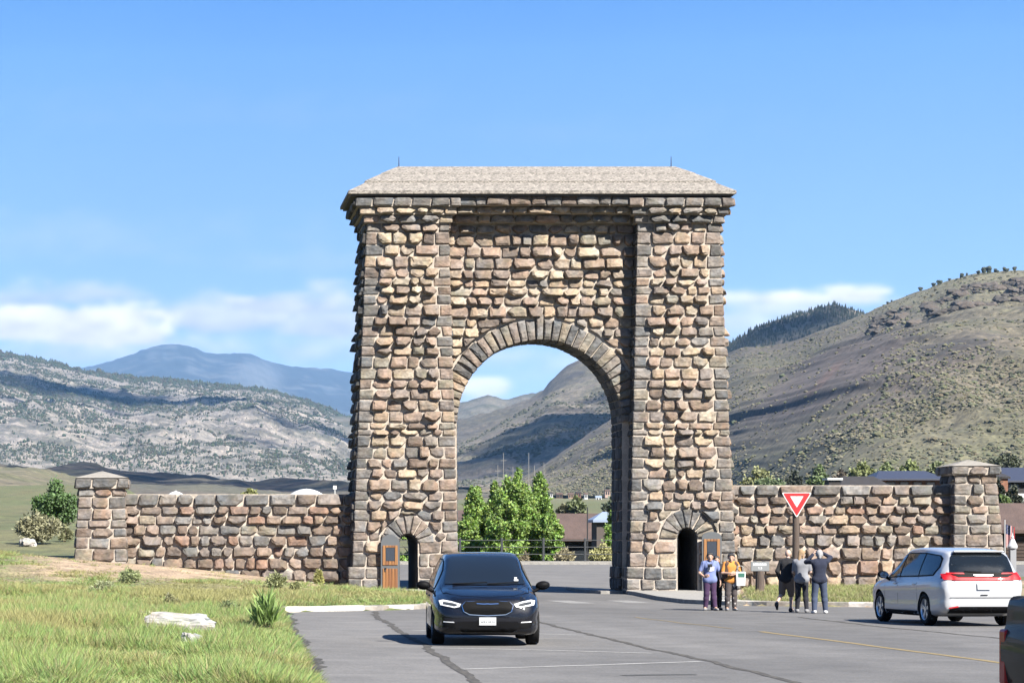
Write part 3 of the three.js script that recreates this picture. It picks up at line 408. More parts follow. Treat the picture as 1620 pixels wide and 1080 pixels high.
for (const s of [-1, 1]) {
  const door = s < 0 ? { x: -4.88, r: 0.345, spring: 1.84 } : { x: 5.16, r: 0.37, spring: 2.03 };
  const xa = (v) => s < 0 ? -outer(v) : inner(v), xb = (v) => s < 0 ? -inner(v) : outer(v), H = TOP;
  const notch = (x0, x1, xt0, xt1, h) => { const p = new THREE.Shape(); p.moveTo(x0, -0.4); p.lineTo(door.x - door.r, -0.4); p.lineTo(door.x - door.r, Math.min(h, door.spring)); if (h > door.spring) p.absarc(door.x, door.spring, door.r, Math.PI, 0, true); else { p.lineTo(door.x - door.r, h); p.lineTo(xt0, h); p.lineTo(x0, -0.4); return p; } p.lineTo(door.x + door.r, -0.4); p.lineTo(x1, -0.4); p.lineTo(xt1, h); p.lineTo(xt0, h); p.lineTo(x0, -0.4); return p; };
  const core = new THREE.ExtrudeGeometry(notch(xa(-0.4), xb(-0.4), xa(HALL), xb(HALL), HALL), { depth: DEPTH, bevelEnabled: false, curveSegments: 10 }); core.translate(0, 0, -DEPTH);
  const tower = part('tower', leanGeo(core), mortar, arch);
  { const ls = new THREE.Shape(), r0 = door.r - 0.002, r1 = door.r - 0.05; ls.moveTo(door.x - r0, -0.3); ls.lineTo(door.x - r0, door.spring); ls.absarc(door.x, door.spring, r0, Math.PI, 0, true); ls.lineTo(door.x + r0, -0.3); ls.lineTo(door.x + r1, -0.3); ls.lineTo(door.x + r1, door.spring); ls.absarc(door.x, door.spring, r1, 0, Math.PI, false); ls.lineTo(door.x - r1, -0.3); ls.lineTo(door.x - r0, -0.3); const lg = new THREE.ExtrudeGeometry(ls, { depth: DEPTH - 0.12, bevelEnabled: false, curveSegments: 10 }); lg.translate(0, 0, -DEPTH + 0.02); part('passage_shade_lining', leanGeo(lg), STONE.shadeStone, tower); if (s > 0) part('back_door', box(door.r * 2, door.spring + door.r, 0.06, door.x, (door.spring + door.r) / 2, -DEPTH + 0.3), std('dark door', [0.05, 0.035, 0.025]), tower); }  // added near-black lining: the shade inside the doorway passage, painted in
  // plinth blocks left and right of the doorway
  const ph = PLINTH[3], pl = [];
  for (const [a, b] of [[xa(0) - 0.1, door.x - door.r - 0.002], [door.x + door.r + 0.002, xb(0) + 0.1]]) pl.push(box(b - a, ph + 0.4, DEPTH + 0.24, (a + b) / 2, ph / 2 - 0.2, -DEPTH / 2));
  part('plinth', leanGeo(merge(pl)), mortar, tower);
  put(courses({ rows: PLINTH, xl: () => xa(0) - 0.1, xr: () => xb(0) + 0.1, map: frontMap(0.12), R: R0, pal: () => GREY, flat: true, wide: [0.55, 0.8], hole: { x0: door.x - door.r - 0.02, x1: door.x + door.r + 0.02, top: 9 }, kindOf: () => 'plinth_stone' }), tower);
  const dr = door.r + 0.66, list = courses({ rows: BODY, xl: xa, xr: xb, map: frontMap(0), R: R0, wide: [0.42, 0.70],
    pal: (y, q, right) => q && !(s < 0 && right && R0() < 0.7) ? (y > 8.5 && y < 12 && R0() < 0.5 ? MID : GREY) : y > 10.4 ? UPPER : y > 4.5 ? (R0() < 0.3 ? UPPER : MID) : R0() < 0.5 ? MID : LOW, proud: [0.06, 0.30],
    ring: { x: door.x, y: door.spring, r: dr }, hole: { x0: door.x - door.r - 0.03, x1: door.x + door.r + 0.03, top: door.spring - 0.02 } });
  for (const q of list) (q.kind === 'stone' ? fieldStones.push({ ...q, tower }) : part(q.kind, q.geo, q.mat, tower));
  // ring of voussoirs over the small doorway
  const nv = 9; for (let i = 0; i < nv; i++) { const a0 = Math.PI * i / nv, a1 = Math.PI * (i + 1) / nv, q = (r, a) => [door.x + r * Math.cos(a), door.spring + r * Math.sin(a)], ro = dr - 0.02 + (i === 4 ? 0.08 : 0) + (R0() - 0.5) * 0.08, P = [q(door.r - 0.02, a0), q(ro, a0), q(ro, a1), q(door.r - 0.02, a1)]; const g = stoneGeo(P, 0.07 + 0.05 * R0(), R0, frontMap(0), { gap: 0.016, chamfer: 0.03, sharp: 0.25, depth: 0.1 }); if (g) part('voussoir', g, pick(R0, { grey: 3, mauve: 2, slate: 1.2, olive: 1, tan: 0.6 }), tower); }
  // corbelled top
  const cor = rowsPx([311.5, 326, 338, 351], 99.7), offs = [0.13, 0.28, 0.44];
  for (let k = 0; k < 3; k++) {
    const o = offs[k], y0 = cor[k], y1 = cor[k + 1], x0 = (s < 0 ? -outer(y0) - o : inner(y0) - o * 0.9), x1 = (s < 0 ? -inner(y0) + o * 0.9 : outer(y0) + o);
    part('corbel', box(x1 - x0 - 0.04, y1 - y0 - 0.004 * k, DEPTH + 2 * o - 0.04, (x0 + x1) / 2, (y0 + y1) / 2, -DEPTH / 2 - LEAN * y0), mortar, tower);
    put(courses({ rows: [y0, y1], xl: () => x0, xr: () => x1, map: frontMap(o), R: R0, pal: () => k === 2 ? DARK : k === 1 ? { cream: 1.5, tan: 1.5, grey: 1.5, slate: 1, olive: 1 } : { grey: 2, slate: 1.5, tan: 1.2, pink: 1 }, proud: k === 2 ? [0.06, 0.13] : [0.12, 0.26], chamfer: k === 2 ? 0.05 : 0.12, sharp: k === 2 ? 0.2 : 0.42, wide: [0.5, 0.8], wobble: 0.01, kindOf: () => 'corbel_stone' }), tower);
  }
  // stones of the sides: the outer flank, the reveal towards the roadway and its jamb
  const flank = (X, sg, z1, z0, rows, q) => courses({ rows, xl: () => z0, xr: () => z1, map: (u, v, n) => [X(v) + sg * n, v, u - LEAN * v], R: R0, pal: (y) => sg < 0 ? { shadeStone: 6, slate: 1 } : y > 9 ? MID : LOW, proud: q, wide: [0.5, 0.9], corner: false });  // left-facing sides get near-black stones, their shade painted in
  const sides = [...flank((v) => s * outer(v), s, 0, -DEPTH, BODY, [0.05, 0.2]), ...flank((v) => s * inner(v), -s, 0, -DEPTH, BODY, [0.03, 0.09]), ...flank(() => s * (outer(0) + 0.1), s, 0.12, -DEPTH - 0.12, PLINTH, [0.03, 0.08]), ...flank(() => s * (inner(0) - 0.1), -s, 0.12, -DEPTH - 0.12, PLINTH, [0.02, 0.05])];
  for (let k = 0; k < 3; k++) sides.push(...flank(() => s * (outer(cor[k]) + offs[k]), s, offs[k], -DEPTH - offs[k], [cor[k], cor[k + 1]], [0.04, 0.13]));
  mergedStones(sides, 'side_stonework', tower);
}
// wall over the opening with its ring
{
  const ax = -0.06, ay = 6.22, ar = 3.0, zf = -0.72, p = new THREE.Shape();
  p.moveTo(-3.42, -0.4); p.lineTo(ax - ar, -0.4); p.lineTo(ax - ar, ay); p.absarc(ax, ay, ar, Math.PI, 0, true); p.lineTo(ax + ar, -0.4); p.lineTo(3.42, -0.4); p.lineTo(3.42, HALL); p.lineTo(-3.42, HALL); p.lineTo(-3.42, -0.4);
  const core = new THREE.ExtrudeGeometry(p, { depth: DEPTH - 1.22, bevelEnabled: false, curveSegments: 32 }); core.translate(0, 0, -DEPTH + 0.5);
  const panel = part('arch_wall', leanGeo(core), mortar, arch), R = mulberry(77);
  const rows = BODY.filter((y) => y > 6.6), list = courses({ rows, xl: (v) => -inner(v), xr: (v) => inner(v), map: frontMap(zf), R, corner: false, pal: (y) => y > 10.6 ? UPPER : R() < 0.35 ? UPPER : MID, proud: [0.07, 0.30], wide: [0.44, 0.72], ring: { x: ax, y: ay, r: ar + 0.78 } });
  for (const q of list) fieldStones.push({ ...q, tower: panel });
  const nv = 35; for (let i = 0; i < nv; i++) {
    const a0 = Math.PI * i / nv, a1 = Math.PI * (i + 1) / nv, key = i === 17, ro = ar + (key ? 0.94 : 0.73 + (R() - 0.5) * 0.05), q = (r, a) => [ax + r * Math.cos(a), ay + r * Math.sin(a)], P = [q(ar - 0.05, a0), q(ro, a0), q(ro, a1), q(ar - 0.05, a1)];
    const g = stoneGeo(P, 0.13 + 0.06 * R(), R, frontMap(zf), { gap: 0.014, chamfer: 0.035, sharp: 0.3, depth: 0.9 }); if (g) part('voussoir', g, pick(R, i > 28 || i < 6 ? { grey: 2, olive: 2, mauve: 1.5, tan: 0.8, slate: 0.6 } : { grey: 3, slate: 1.8, olive: 1.2, mauve: 1.2 }), panel);
  }
  const cor = rowsPx([311.5, 326, 338, 351], 100.2), offs = [0.30, 0.62, 1.02];
  for (let k = 0; k < 3; k++) { const o = offs[k], y0 = cor[k], y1 = cor[k + 1]; part('corbel', box(6.4 - 0.02 * k, y1 - y0, DEPTH - 1.22 + o, 0, (y0 + y1) / 2, (zf + o - 3.0) / 2 - LEAN * y0 - 0.003 * k), mortar, panel); put(courses({ rows: [y0, y1], xl: () => -3.2, xr: () => 3.2, map: frontMap(zf + o), R, corner: false, pal: () => k === 2 ? DARK : k === 1 ? { cream: 3, tan: 2, olive: 2, pink: 1, grey: 1 } : { pink: 2, slate: 1.5, umber: 1, tan: 1.5, grey: 1.5 }, proud: k === 2 ? [0.06, 0.13] : [0.16, 0.30], chamfer: k === 2 ? 0.05 : 0.12, sharp: k === 2 ? 0.2 : 0.4, gap: 0.01, wide: [0.5, 0.8], wobble: 0.01, kindOf: () => 'corbel_stone' }), panel); }
}
{
  const jamb = []; for (const sg of [-1, 1]) for (const rows of [BODY.filter((y) => y < 6.4), PLINTH]) jamb.push(...courses({ rows, xl: () => -DEPTH + 0.5, xr: () => -0.72, map: (u, v, n) => [-0.06 + sg * (3.0 - (rows === PLINTH ? 0.08 : 0) - n), v, u - LEAN * v], R: R0, pal: () => ({ shadeStone: 4, slate: 1.5, umber: 0.5 }), proud: [0.03, 0.07], wide: [0.5, 0.8], corner: false, gap: 0.008 }));  // jamb stones mostly near-black: shade of the opening put into their colour
  const ar = 3.0, soff = []; for (let i = 0; i < 35; i++) for (let k = 0; k < 2; k++) { const a0 = Math.PI * i / 35, a1 = Math.PI * (i + 1) / 35, z0 = -DEPTH + 0.5 + k * 1.15, P = [[z0, a0 * ar], [z0 + 1.15, a0 * ar], [z0 + 1.15, a1 * ar], [z0, a1 * ar]]; const g = stoneGeo(P, 0.04, R0, (u, w, n) => [-0.06 + (ar - n) * Math.cos(w / ar), 6.22 + (ar - n) * Math.sin(w / ar), u - LEAN * (6.22 + ar * Math.sin(w / ar))], { gap: 0.008, chamfer: 0.02 }); if (g) soff.push({ geo: g, mat: pick(R0, { shadeStone: 3, slate: 1 }) }); }  // soffit stones darkened too, the shade under the arch in their colour
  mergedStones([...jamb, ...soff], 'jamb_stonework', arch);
}
fieldStones.sort((a, b) => b.area - a.area);
fieldStones.slice(0, 300).forEach((s) => part('stone', s.geo, s.mat, s.tower));
{ const rest = new Map(); for (const s of fieldStones.slice(300)) { if (!rest.has(s.tower)) rest.set(s.tower, []); rest.get(s.tower).push(s); } for (const [t, l] of rest) mergedStones(l, 'small_stones', t); }
// roof: low hips of pebbly concrete in three courses
{
  const pebble = dataTex(512, (u, v) => { const b = hash(Math.floor(u * 256), Math.floor(v * 256), 71), c = fbm(u * 36, v * 36, 2, 73, 36), e = fbm(u * 4, v * 4, 3, 75, 4), k = 0.70 + 0.2 * (b - 0.5) + 0.62 * (c - 0.5) + 0.14 * (e - 0.5); return [k * 1.02, k * 0.99, k * 0.95]; }, true);
  const roofM = std('pebbled roof', [0.575, 0.555, 0.53], { map: pebble, bumpMap: gritBump, bumpScale: 0.02, flatShading: true, side: THREE.DoubleSide });
  const roof = new THREE.Group(); roof.name = 'roof'; arch.add(roof);
  const zf = 0.36, zb = -DEPTH - 1.0, x0 = -7.06, x1 = 6.86, y0 = HALL + 0.02, ridgeY = 15.62, zm = (zf + zb) / 2, rx0 = -5.1, rx1 = 5.1, N = 3;
  const level = (t) => ({ x0: lerp(x0, rx0, t), x1: lerp(x1, rx1, t), zf: lerp(zf, zm + 0.05, t), zb: lerp(zb, zm - 0.05, t), y: lerp(y0 + 0.1, ridgeY, t) });
  const slab = (a, b, y, th) => { const pos = [], uv = [], A = [[a.x0, a.zf], [a.x1, a.zf], [a.x1, a.zb], [a.x0, a.zb]], B = [[b.x0, b.zf], [b.x1, b.zf], [b.x1, b.zb], [b.x0, b.zb]]; const q = (...v) => { for (const i of [0, 1, 2, 0, 2, 3]) { pos.push(...v[i]); uv.push(v[i][0] / 2.0, (v[i][1] * 1.6 - v[i][2] * 1.2) / 2.0); } }; for (let i = 0; i < 4; i++) { const j = (i + 1) % 4, P = (s, yy) => [s[0], yy, s[1]]; q(P(A[i], a.y), P(A[j], a.y), P(B[j], b.y), P(B[i], b.y)); q(P(A[i], a.y - th), P(A[j], a.y - th), P(A[j], a.y), P(A[i], a.y)); } q(...A.map((s) => [s[0], a.y - th, s[1]])); const g = geoOf(pos, null, uv); g.computeVertexNormals(); return g; };
  for (let k = 0; k < N; k++) { const a = level(k / N), b = level((k + 1) / N + (k < N - 1 ? 0.03 : 0)); if (k) { a.y += 0.07; b.y += k < N - 1 ? 0.05 : 0.03; } part('roof_course', slab(a, b, 0, k ? 0.10 : 0.11), roofM, roof); }
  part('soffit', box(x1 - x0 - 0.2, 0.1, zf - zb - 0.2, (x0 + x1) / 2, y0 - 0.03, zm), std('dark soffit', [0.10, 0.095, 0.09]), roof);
  for (const x of [rx0 + 0.05, rx1 - 0.15]) part('lightning_rod', rod([x, ridgeY - 0.1, zm], [x, ridgeY + 0.4, zm], 0.022, 0.012, 6), M.iron, roof);
}
// small doors folded back against the stone
{
  const wood = dataTex(256, (u, v) => { const g = fbm(u * 24, v * 1.5, 4, 81, 24), s = fbm(u * 6, v * 2, 3, 83, 6), k = 0.7 + 0.5 * (g - 0.5) + 0.3 * (s - 0.5); return [k, k * 0.97, k * 0.92]; }, true);
  const woodM = [[0.62, 0.27, 0.075], [0.50, 0.205, 0.06], [0.72, 0.34, 0.10]].map((c) => std('varnished wood', c, { map: wood, roughness: 0.55 })), strap = std('weathered iron', [0.10, 0.11, 0.12], { roughness: 0.6 }), glass = phys('dark glass', [0.05, 0.06, 0.08], { roughness: 0.12 });
  const leaf = (x, y, w, h, z, cap = 1) => {
    const d = new THREE.Group(); d.name = 'door'; d.position.set(x, y, z); arch.add(d); const r = w / 2, hs = h - r * cap;
    const R = mulberry(5); const s = new THREE.Shape(); s.moveTo(-r, 0); s.lineTo(r, 0); s.lineTo(r, hs); s.absellipse(0, hs, r, r * cap, 0, Math.PI, false, 0); s.lineTo(-r, 0);
    part('door_frame', new THREE.ExtrudeGeometry(s, { depth: 0.05, bevelEnabled: true, bevelSize: 0.006, bevelThickness: 0.006, bevelSegments: 1, curveSegments: 14 }), strap, d);
    const n = 5, pw = (w - 0.11) / n; for (let i = 0; i < n; i++) for (const [a, b] of [[0.1, h * 0.44 - 0.04], [h * 0.44 + 0.08, hs - 0.06]]) { const px = -r + 0.055 + pw * (i + 0.5); if (b > h * 0.5 && i > 0 && i < 4) { part('plank', rbox(pw - 0.012, 0.14, 0.03, 0.005, px, a + 0.07, 0.068, 1), woodM[i % 3], d); part('plank', rbox(pw - 0.012, 0.08, 0.03, 0.005, px, b - 0.04, 0.068, 1), woodM[(i + 1) % 3], d); } else part('plank', rbox(pw - 0.012, b - a, 0.03, 0.005, px, (a + b) / 2, 0.068, 1), woodM[Math.floor(R() * 3)], d); }
    part('door_window', rbox(pw * 3 - 0.02, (hs - 0.06 - h * 0.44 - 0.08) - 0.24, 0.02, 0.004, 0, (h * 0.44 + 0.08 + 0.14 + hs - 0.06 - 0.08) / 2, 0.064, 1), glass, d);
    part('handle', merge([rod([-r * 0.55, h * 0.38, 0.08], [-r * 0.55, h * 0.43, 0.12], 0.012), rod([-r * 0.55, h * 0.43, 0.12], [-r * 0.35, h * 0.43, 0.12], 0.011), box(0.05, 0.14, 0.02, -r * 0.55, h * 0.40, 0.09)]), M.iron, d);
    return d;
  };
  tag(leaf(-5.56, 0.05, 0.66, 2.1, 0.26), 'wooden door leaf swung open left of the small left doorway');
  tag(leaf(5.98, 0.14, 0.70, 2.10, 0.26, 0.55), 'wooden door leaf swung open right of the small right doorway');
}
// ---------------------------------------------------------------- side walls and end pillars
function sideWall(name, label, x0, x1, rowPx, zf, drop, seed, pal = WALL) {
  const g = thing(name, label, 'wall'), R = mulberry(seed), rows = [...drop, ...rowsPx(rowPx, 100 - zf)], top = rows[rows.length - 1], base = rows[0] - 0.3;
  part('wall_core', box(x1 - x0, top - base, 1.0, (x0 + x1) / 2, (top + base) / 2, zf - 0.5), mortar, g);
  const flat = (u, v, n) => [u, v, zf + n];
  put(courses({ rows: rows.slice(0, -1), xl: () => x0, xr: () => x1, map: flat, R, corner: false, pal: () => pal, proud: [0.10, 0.34], wide: [0.44, 0.72] }), g);
  put(courses({ rows: rows.slice(-2), xl: () => x0, xr: () => x1, map: flat, R, corner: false, pal: () => DARK, proud: [0.16, 0.24], wide: [0.62, 0.95], chamfer: 0.06, sharp: 0.18, wobble: 0.015, kindOf: () => 'coping_stone' }), g);
  return g;
}
sideWall('stone_wall', 'long rough stone wall left of the arch, grass at its foot', -15.2, -6.6, [781.5, 800, 815, 830, 847, 864.5, 882, 901, 919], -0.95, [-0.35, 0.0], 31, { brown: 2, umber: 4.2, mauve: 2.4, pink: 0.8, grey: 1.6, rust: 1.5, slate: 1.7, olive: 0.6 });
sideWall('stone_wall', 'long rough stone wall right of the arch behind the yield sign', 6.6, 14.9, [767.5, 784.5, 799.5, 814.5, 830, 846, 865, 886, 911], -0.85, [-0.2, 0.2], 37);
function pillar(label, x0, x1, t0, t1, rowPx, capPx, peakPx, zf, drop, seed) {
  const g = thing('stone_pillar', label, 'pillar'), R = mulberry(seed), rows = [...drop, ...rowsPx(rowPx, 100 - zf)], y0 = rows[0], y1 = rows[rows.length - 1], D = 1.85, xa = (v) => lerp(x0, t0, clamp((v - y0) / (y1 - y0), 0, 1.1)), xb = (v) => lerp(x1, t1, clamp((v - y0) / (y1 - y0), 0, 1.1));
  const s = new THREE.Shape(); s.moveTo(x0, y0 - 0.3); s.lineTo(x1, y0 - 0.3); s.lineTo(xb(y1), y1); s.lineTo(xa(y1), y1); s.lineTo(x0, y0 - 0.3); const c = new THREE.ExtrudeGeometry(s, { depth: D, bevelEnabled: false }); c.translate(0, 0, zf - D); part('pillar_core', c, mortar, g);
  put(courses({ rows, xl: xa, xr: xb, map: (u, v, n) => [u, v, zf + n], R, pal: (y, q) => q && R() < 0.6 ? GREY : R() < 0.3 ? GREY : WALL, proud: [0.06, 0.16], wide: [0.5, 0.8], quoin: [0.36, 0.6], kindOf: () => 'stone' }), g);
  const sides = []; for (const sg of [-1, 1]) sides.push(...courses({ rows, xl: () => zf - D, xr: () => zf, map: (u, v, n) => [(sg < 0 ? xa(v) : xb(v)) + sg * n, v, u], R, pal: () => sg < 0 ? { shadeStone: 2, slate: 2, umber: 1 } : WALL, proud: [0.04, 0.12], corner: false }));  // left side of the pillar darker than the right: shade painted into its stones
  const yc = CY + (VY - capPx) * (100 - zf) / F, o = 0.12, ca = xa(y1) - o, cb = xb(y1) + o;
  part('cap_core', box(cb - ca, yc - y1, D + 2 * o, (ca + cb) / 2, (yc + y1) / 2, zf - D / 2), mortar, g);
  put(courses({ rows: [y1, yc], xl: () => ca, xr: () => cb, map: (u, v, n) => [u, v, zf + o + n], R, pal: () => GREY, proud: [0.06, 0.12], wide: [0.55, 0.7], chamfer: 0.07, wobble: 0.01, kindOf: () => 'cap_stone' }), g);
  for (const sg of [-1, 1]) sides.push(...courses({ rows: [y1, yc], xl: () => zf - D - o, xr: () => zf + o, map: (u, v, n) => [(sg < 0 ? ca : cb) + sg * n, v, u], R, pal: () => GREY, proud: [0.05, 0.12], corner: false }));
  mergedStones(sides, 'side_stonework', g);
  const yp = CY + (VY - peakPx) * (100 - zf + D / 2) / F, w = (cb - ca) / 2 + 0.06, pyr = new THREE.ConeGeometry(w * Math.SQRT2, yp - yc, 4, 1); pyr.rotateY(Math.PI / 4); pyr.scale(1, 1, (D + 2 * o + 0.12) / (2 * w)); pyr.translate((ca + cb) / 2, (yc + yp) / 2 + 0.004, zf - D / 2);
  part('cap_slab', pyr.toNonIndexed(), std('cap concrete', [0.50, 0.46, 0.40], { map: gritTint, bumpMap: rockBump, bumpScale: 0.03, flatShading: true }), g);
}
pillar('square stone pillar at the far left end of the left wall, bush behind', -16.92, -15.02, -16.72, -15.12, [772.5, 785.5, 804, 822, 835, 850, 868, 889], 756, 745, -0.25, [0.45, 0.8], 41);
pillar('square stone pillar ending the right wall above the white minivan', 14.78, 16.75, 14.86, 16.3, [751, 765, 783, 799, 813, 829, 845, 864, 886], 737, 727, -0.2, [-0.1, 0.5], 43);
// ---------------------------------------------------------------- minivans: body lofted along its length (z forward, x to the driver's left)
const rubber = phys('tyre rubber', [0.016, 0.016, 0.017], { roughness: 0.85, specularIntensity: 0.3 }), alloy = std('alloy', [0.55, 0.56, 0.58], { roughness: 0.32, metalness: 0.75 }), chrome = std('chrome', [0.8, 0.8, 0.82], { roughness: 0.12, metalness: 1 }), trim = phys('black trim', [0.006, 0.006, 0.007], { roughness: 0.6, specularIntensity: 0.15 }), autoGlass = phys('tinted glass', [0.012, 0.016, 0.02], { roughness: 0.05, ior: 1.5 }), redLens = phys('red lens', [0.62, 0.012, 0.02], { roughness: 0.5, specularIntensity: 0.3, clearcoat: 0.25, clearcoatRoughness: 0.02 }), lampWhite = phys('white lamp', [0.92, 0.93, 0.95], { roughness: 0.15, clearcoat: 1 }), wellM = std('wheel well', [0.01, 0.01, 0.01], { roughness: 1 });
const VT = {
  top: [[-2.59, 0.86], [-2.575, 0.98], [-2.53, 1.10], [-2.46, 1.24], [-2.37, 1.42], [-2.27, 1.58], [-2.16, 1.675], [-1.95, 1.715], [-1.2, 1.765], [-0.4, 1.777], [0.15, 1.752], [0.45, 1.69], [0.75, 1.56], [1.05, 1.405], [1.32, 1.25], [1.5, 1.155], [1.66, 1.11], [1.9, 1.07], [2.15, 1.015], [2.33, 0.965], [2.45, 0.915], [2.53, 0.85], [2.585, 0.72]],
  bot: [[-2.59, 0.42], [-2.55, 0.34], [-2.35, 0.26], [-2, 0.21], [2.1, 0.2], [2.45, 0.22], [2.585, 0.30]],
  w: [[-2.59, 0.74], [-2.56, 0.86], [-2.46, 0.935], [-2.25, 0.975], [-1.6, 1.005], [0, 1.01], [1.5, 1.0], [1.95, 0.975], [2.2, 0.94], [2.36, 0.895], [2.47, 0.83], [2.54, 0.75], [2.585, 0.62]],
  belt: [[-2.6, 1.09], [-2, 1.11], [0, 1.045], [1.2, 1.0], [1.7, 0.97], [2.1, 0.92], [2.4, 0.82], [2.6, 0.6]],
  wt: [[-2.59, 0.62], [-2.5, 0.70], [-2.3, 0.69], [-2, 0.70], [-1, 0.715], [0.2, 0.70], [0.7, 0.705], [1.1, 0.735], [1.5, 0.80], [1.9, 0.79], [2.25, 0.70], [2.45, 0.64], [2.585, 0.48]],
};
function vanBody() {
  const zs = new Set([...VT.top, ...VT.w].map((v) => v[0])); for (let z = -2.4; z <= 2.4; z += 0.12) zs.add(+z.toFixed(3)); const Z = [...zs].sort((a, b) => a - b).filter((z, i, a) => i === 0 || z - a[i - 1] > 0.012), pos = [], idx = [], uv = [];
  const half = (z) => {
    const T = interpS(VT.top, z), yb = interpS(VT.bot, z), w = interpS(VT.w, z), b = Math.min(interpS(VT.belt, z), T - 0.07), wt = Math.min(interpS(VT.wt, z), w - 0.08), P = [[0, yb], [(w - 0.14) * 0.6, yb], [w - 0.14, yb + 0.005]], L = (f) => lerp(yb, b, f);
    P.push([w - 0.045, L(0.06)], [w - 0.012, L(0.18)], [w - 0.012, L(0.34)], [w - 0.022, L(0.48)], [w, L(0.64)], [w + 0.002, L(0.78)], [w - 0.02, L(0.92)], [w - 0.06, b]);
    for (let k = 1; k <= 5; k++) { const t = k / 5; P.push([lerp(w - 0.06, wt, Math.pow(t, 1.25)), lerp(b, T - 0.075, t)]); }
    P.push([wt - 0.04, T - 0.034], [wt - 0.13, T - 0.012], [wt * 0.6, T - 0.003], [wt * 0.3, T], [0, T + 0.002]); return P;
  };
  let n = 0; for (const z of Z) { const h = half(z), loop = [...h, ...h.slice(1, -1).reverse().map(([x, y]) => [-x, y])]; n = loop.length; for (const [x, y] of loop) { pos.push(x, y, z); uv.push(z, y); } }
  for (let j = 0; j < Z.length - 1; j++) for (let i = 0; i < n; i++) { const a = j * n + i, b = j * n + (i + 1) % n; idx.push(a, b, a + n, b, b + n, a + n); }
  for (const [j, f] of [[0, 1], [Z.length - 1, 0]]) { let y = 0; for (let i = 0; i < n; i++) y += pos[(j * n + i) * 3 + 1] / n; const c = pos.length / 3; pos.push(0, y, Z[j] + (f ? -0.012 : 0.012)); uv.push(Z[j], y); for (let i = 0; i < n; i++) { const a = j * n + i, b = j * n + (i + 1) % n; f ? idx.push(b, a, c) : idx.push(a, b, c); } }
  const g = geoOf(pos, idx, uv); g.computeVertexNormals(); return g;
}
const AX = [[1.6, 1], [1.6, -1], [-1.49, 1], [-1.49, -1]];
const vanShell = vanBody(), vanCut = (() => {
  const ev = new Evaluator(); ev.attributes = ['position', 'normal', 'uv']; ev.useGroups = true; let b = new Brush(vanShell, trim); b.updateMatrixWorld();
  for (const [z, s] of AX) { const c = new THREE.CylinderGeometry(0.405, 0.405, 0.42, 28); c.rotateZ(Math.PI / 2); c.translate(s * 0.98, 0.375, z); const k = new Brush(c, wellM); k.updateMatrixWorld(); b = ev.evaluate(b, k, SUBTRACTION); b.updateMatrixWorld(); }
  return b;
})();
function conform(shell) { // lays a flat outline on a shell along an axis, eps proud of it
  const mesh = new THREE.Mesh(shell, new THREE.MeshBasicMaterial({ side: THREE.DoubleSide })); mesh.updateMatrixWorld(); const ray = new THREE.Raycaster();
  return (pts, dir, eps, sub = 0.12) => {
    if (dir[0] === 'z') { sub = Math.min(sub, 0.055); eps += 0.006; }
    const s = new THREE.Shape(pts.map((p) => new THREE.Vector2(...p))), base = new TessellateModifier(sub, 7).modify(new THREE.ShapeGeometry(s).toNonIndexed()), P = base.attributes.position, out = [], uv = [], cache = new Map(); let lo = [1e9, 1e9], hi = [-1e9, -1e9]; for (const p of pts) for (let k = 0; k < 2; k++) { lo[k] = Math.min(lo[k], p[k]); hi[k] = Math.max(hi[k], p[k]); }
    const d = { 'x+': [-1, 0, 0], 'x-': [1, 0, 0], 'z+': [0, 0, -1], 'z-': [0, 0, 1], 'y+': [0, -1, 0] }[dir], D = new THREE.Vector3(...d);
    for (let i = 0; i < P.count; i++) {
      const u = P.getX(i), v = P.getY(i), key = u.toFixed(4) + ',' + v.toFixed(4); let h = cache.get(key);
      if (!h) { const o = dir[0] === 'x' ? new THREE.Vector3(-D.x * 9, v, u) : dir[0] === 'y' ? new THREE.Vector3(u, 9, v) : new THREE.Vector3(u, v, -D.z * 9); ray.set(o, D); const r = ray.intersectObject(mesh)[0]; h = r ? [...r.point.clone().addScaledVector(r.face.normal.clone().multiplyScalar(r.face.normal.dot(D) > 0 ? -1 : 1), eps * 0.6).addScaledVector(D, -eps * 0.5).toArray()] : null; cache.set(key, h); }
      out.push(h); uv.push((u - lo[0]) / (hi[0] - lo[0]), (v - lo[1]) / (hi[1] - lo[1]));
    }
    const pos = [], U = []; for (let i = 0; i < out.length; i += 3) if (out[i] && out[i + 1] && out[i + 2]) for (let k = 0; k < 3; k++) { pos.push(...out[i + k]); U.push(uv[2 * (i + k)], uv[2 * (i + k) + 1]); }
    const idx = [], m = new Map(), vp = [], vu = []; for (let i = 0; i < pos.length / 3; i++) { const k = pos.slice(3 * i, 3 * i + 3).map((q) => q.toFixed(5)).join(); if (!m.has(k)) { m.set(k, vp.length / 3); vp.push(...pos.slice(3 * i, 3 * i + 3)); vu.push(U[2 * i], U[2 * i + 1]); } idx.push(m.get(k)); }
    const g = geoOf(vp, idx, vu); g.computeVertexNormals(); return g;
  };
}
const onVan = conform(vanShell), mir = (p) => p.map(([a, b]) => [-a, b]).reverse();
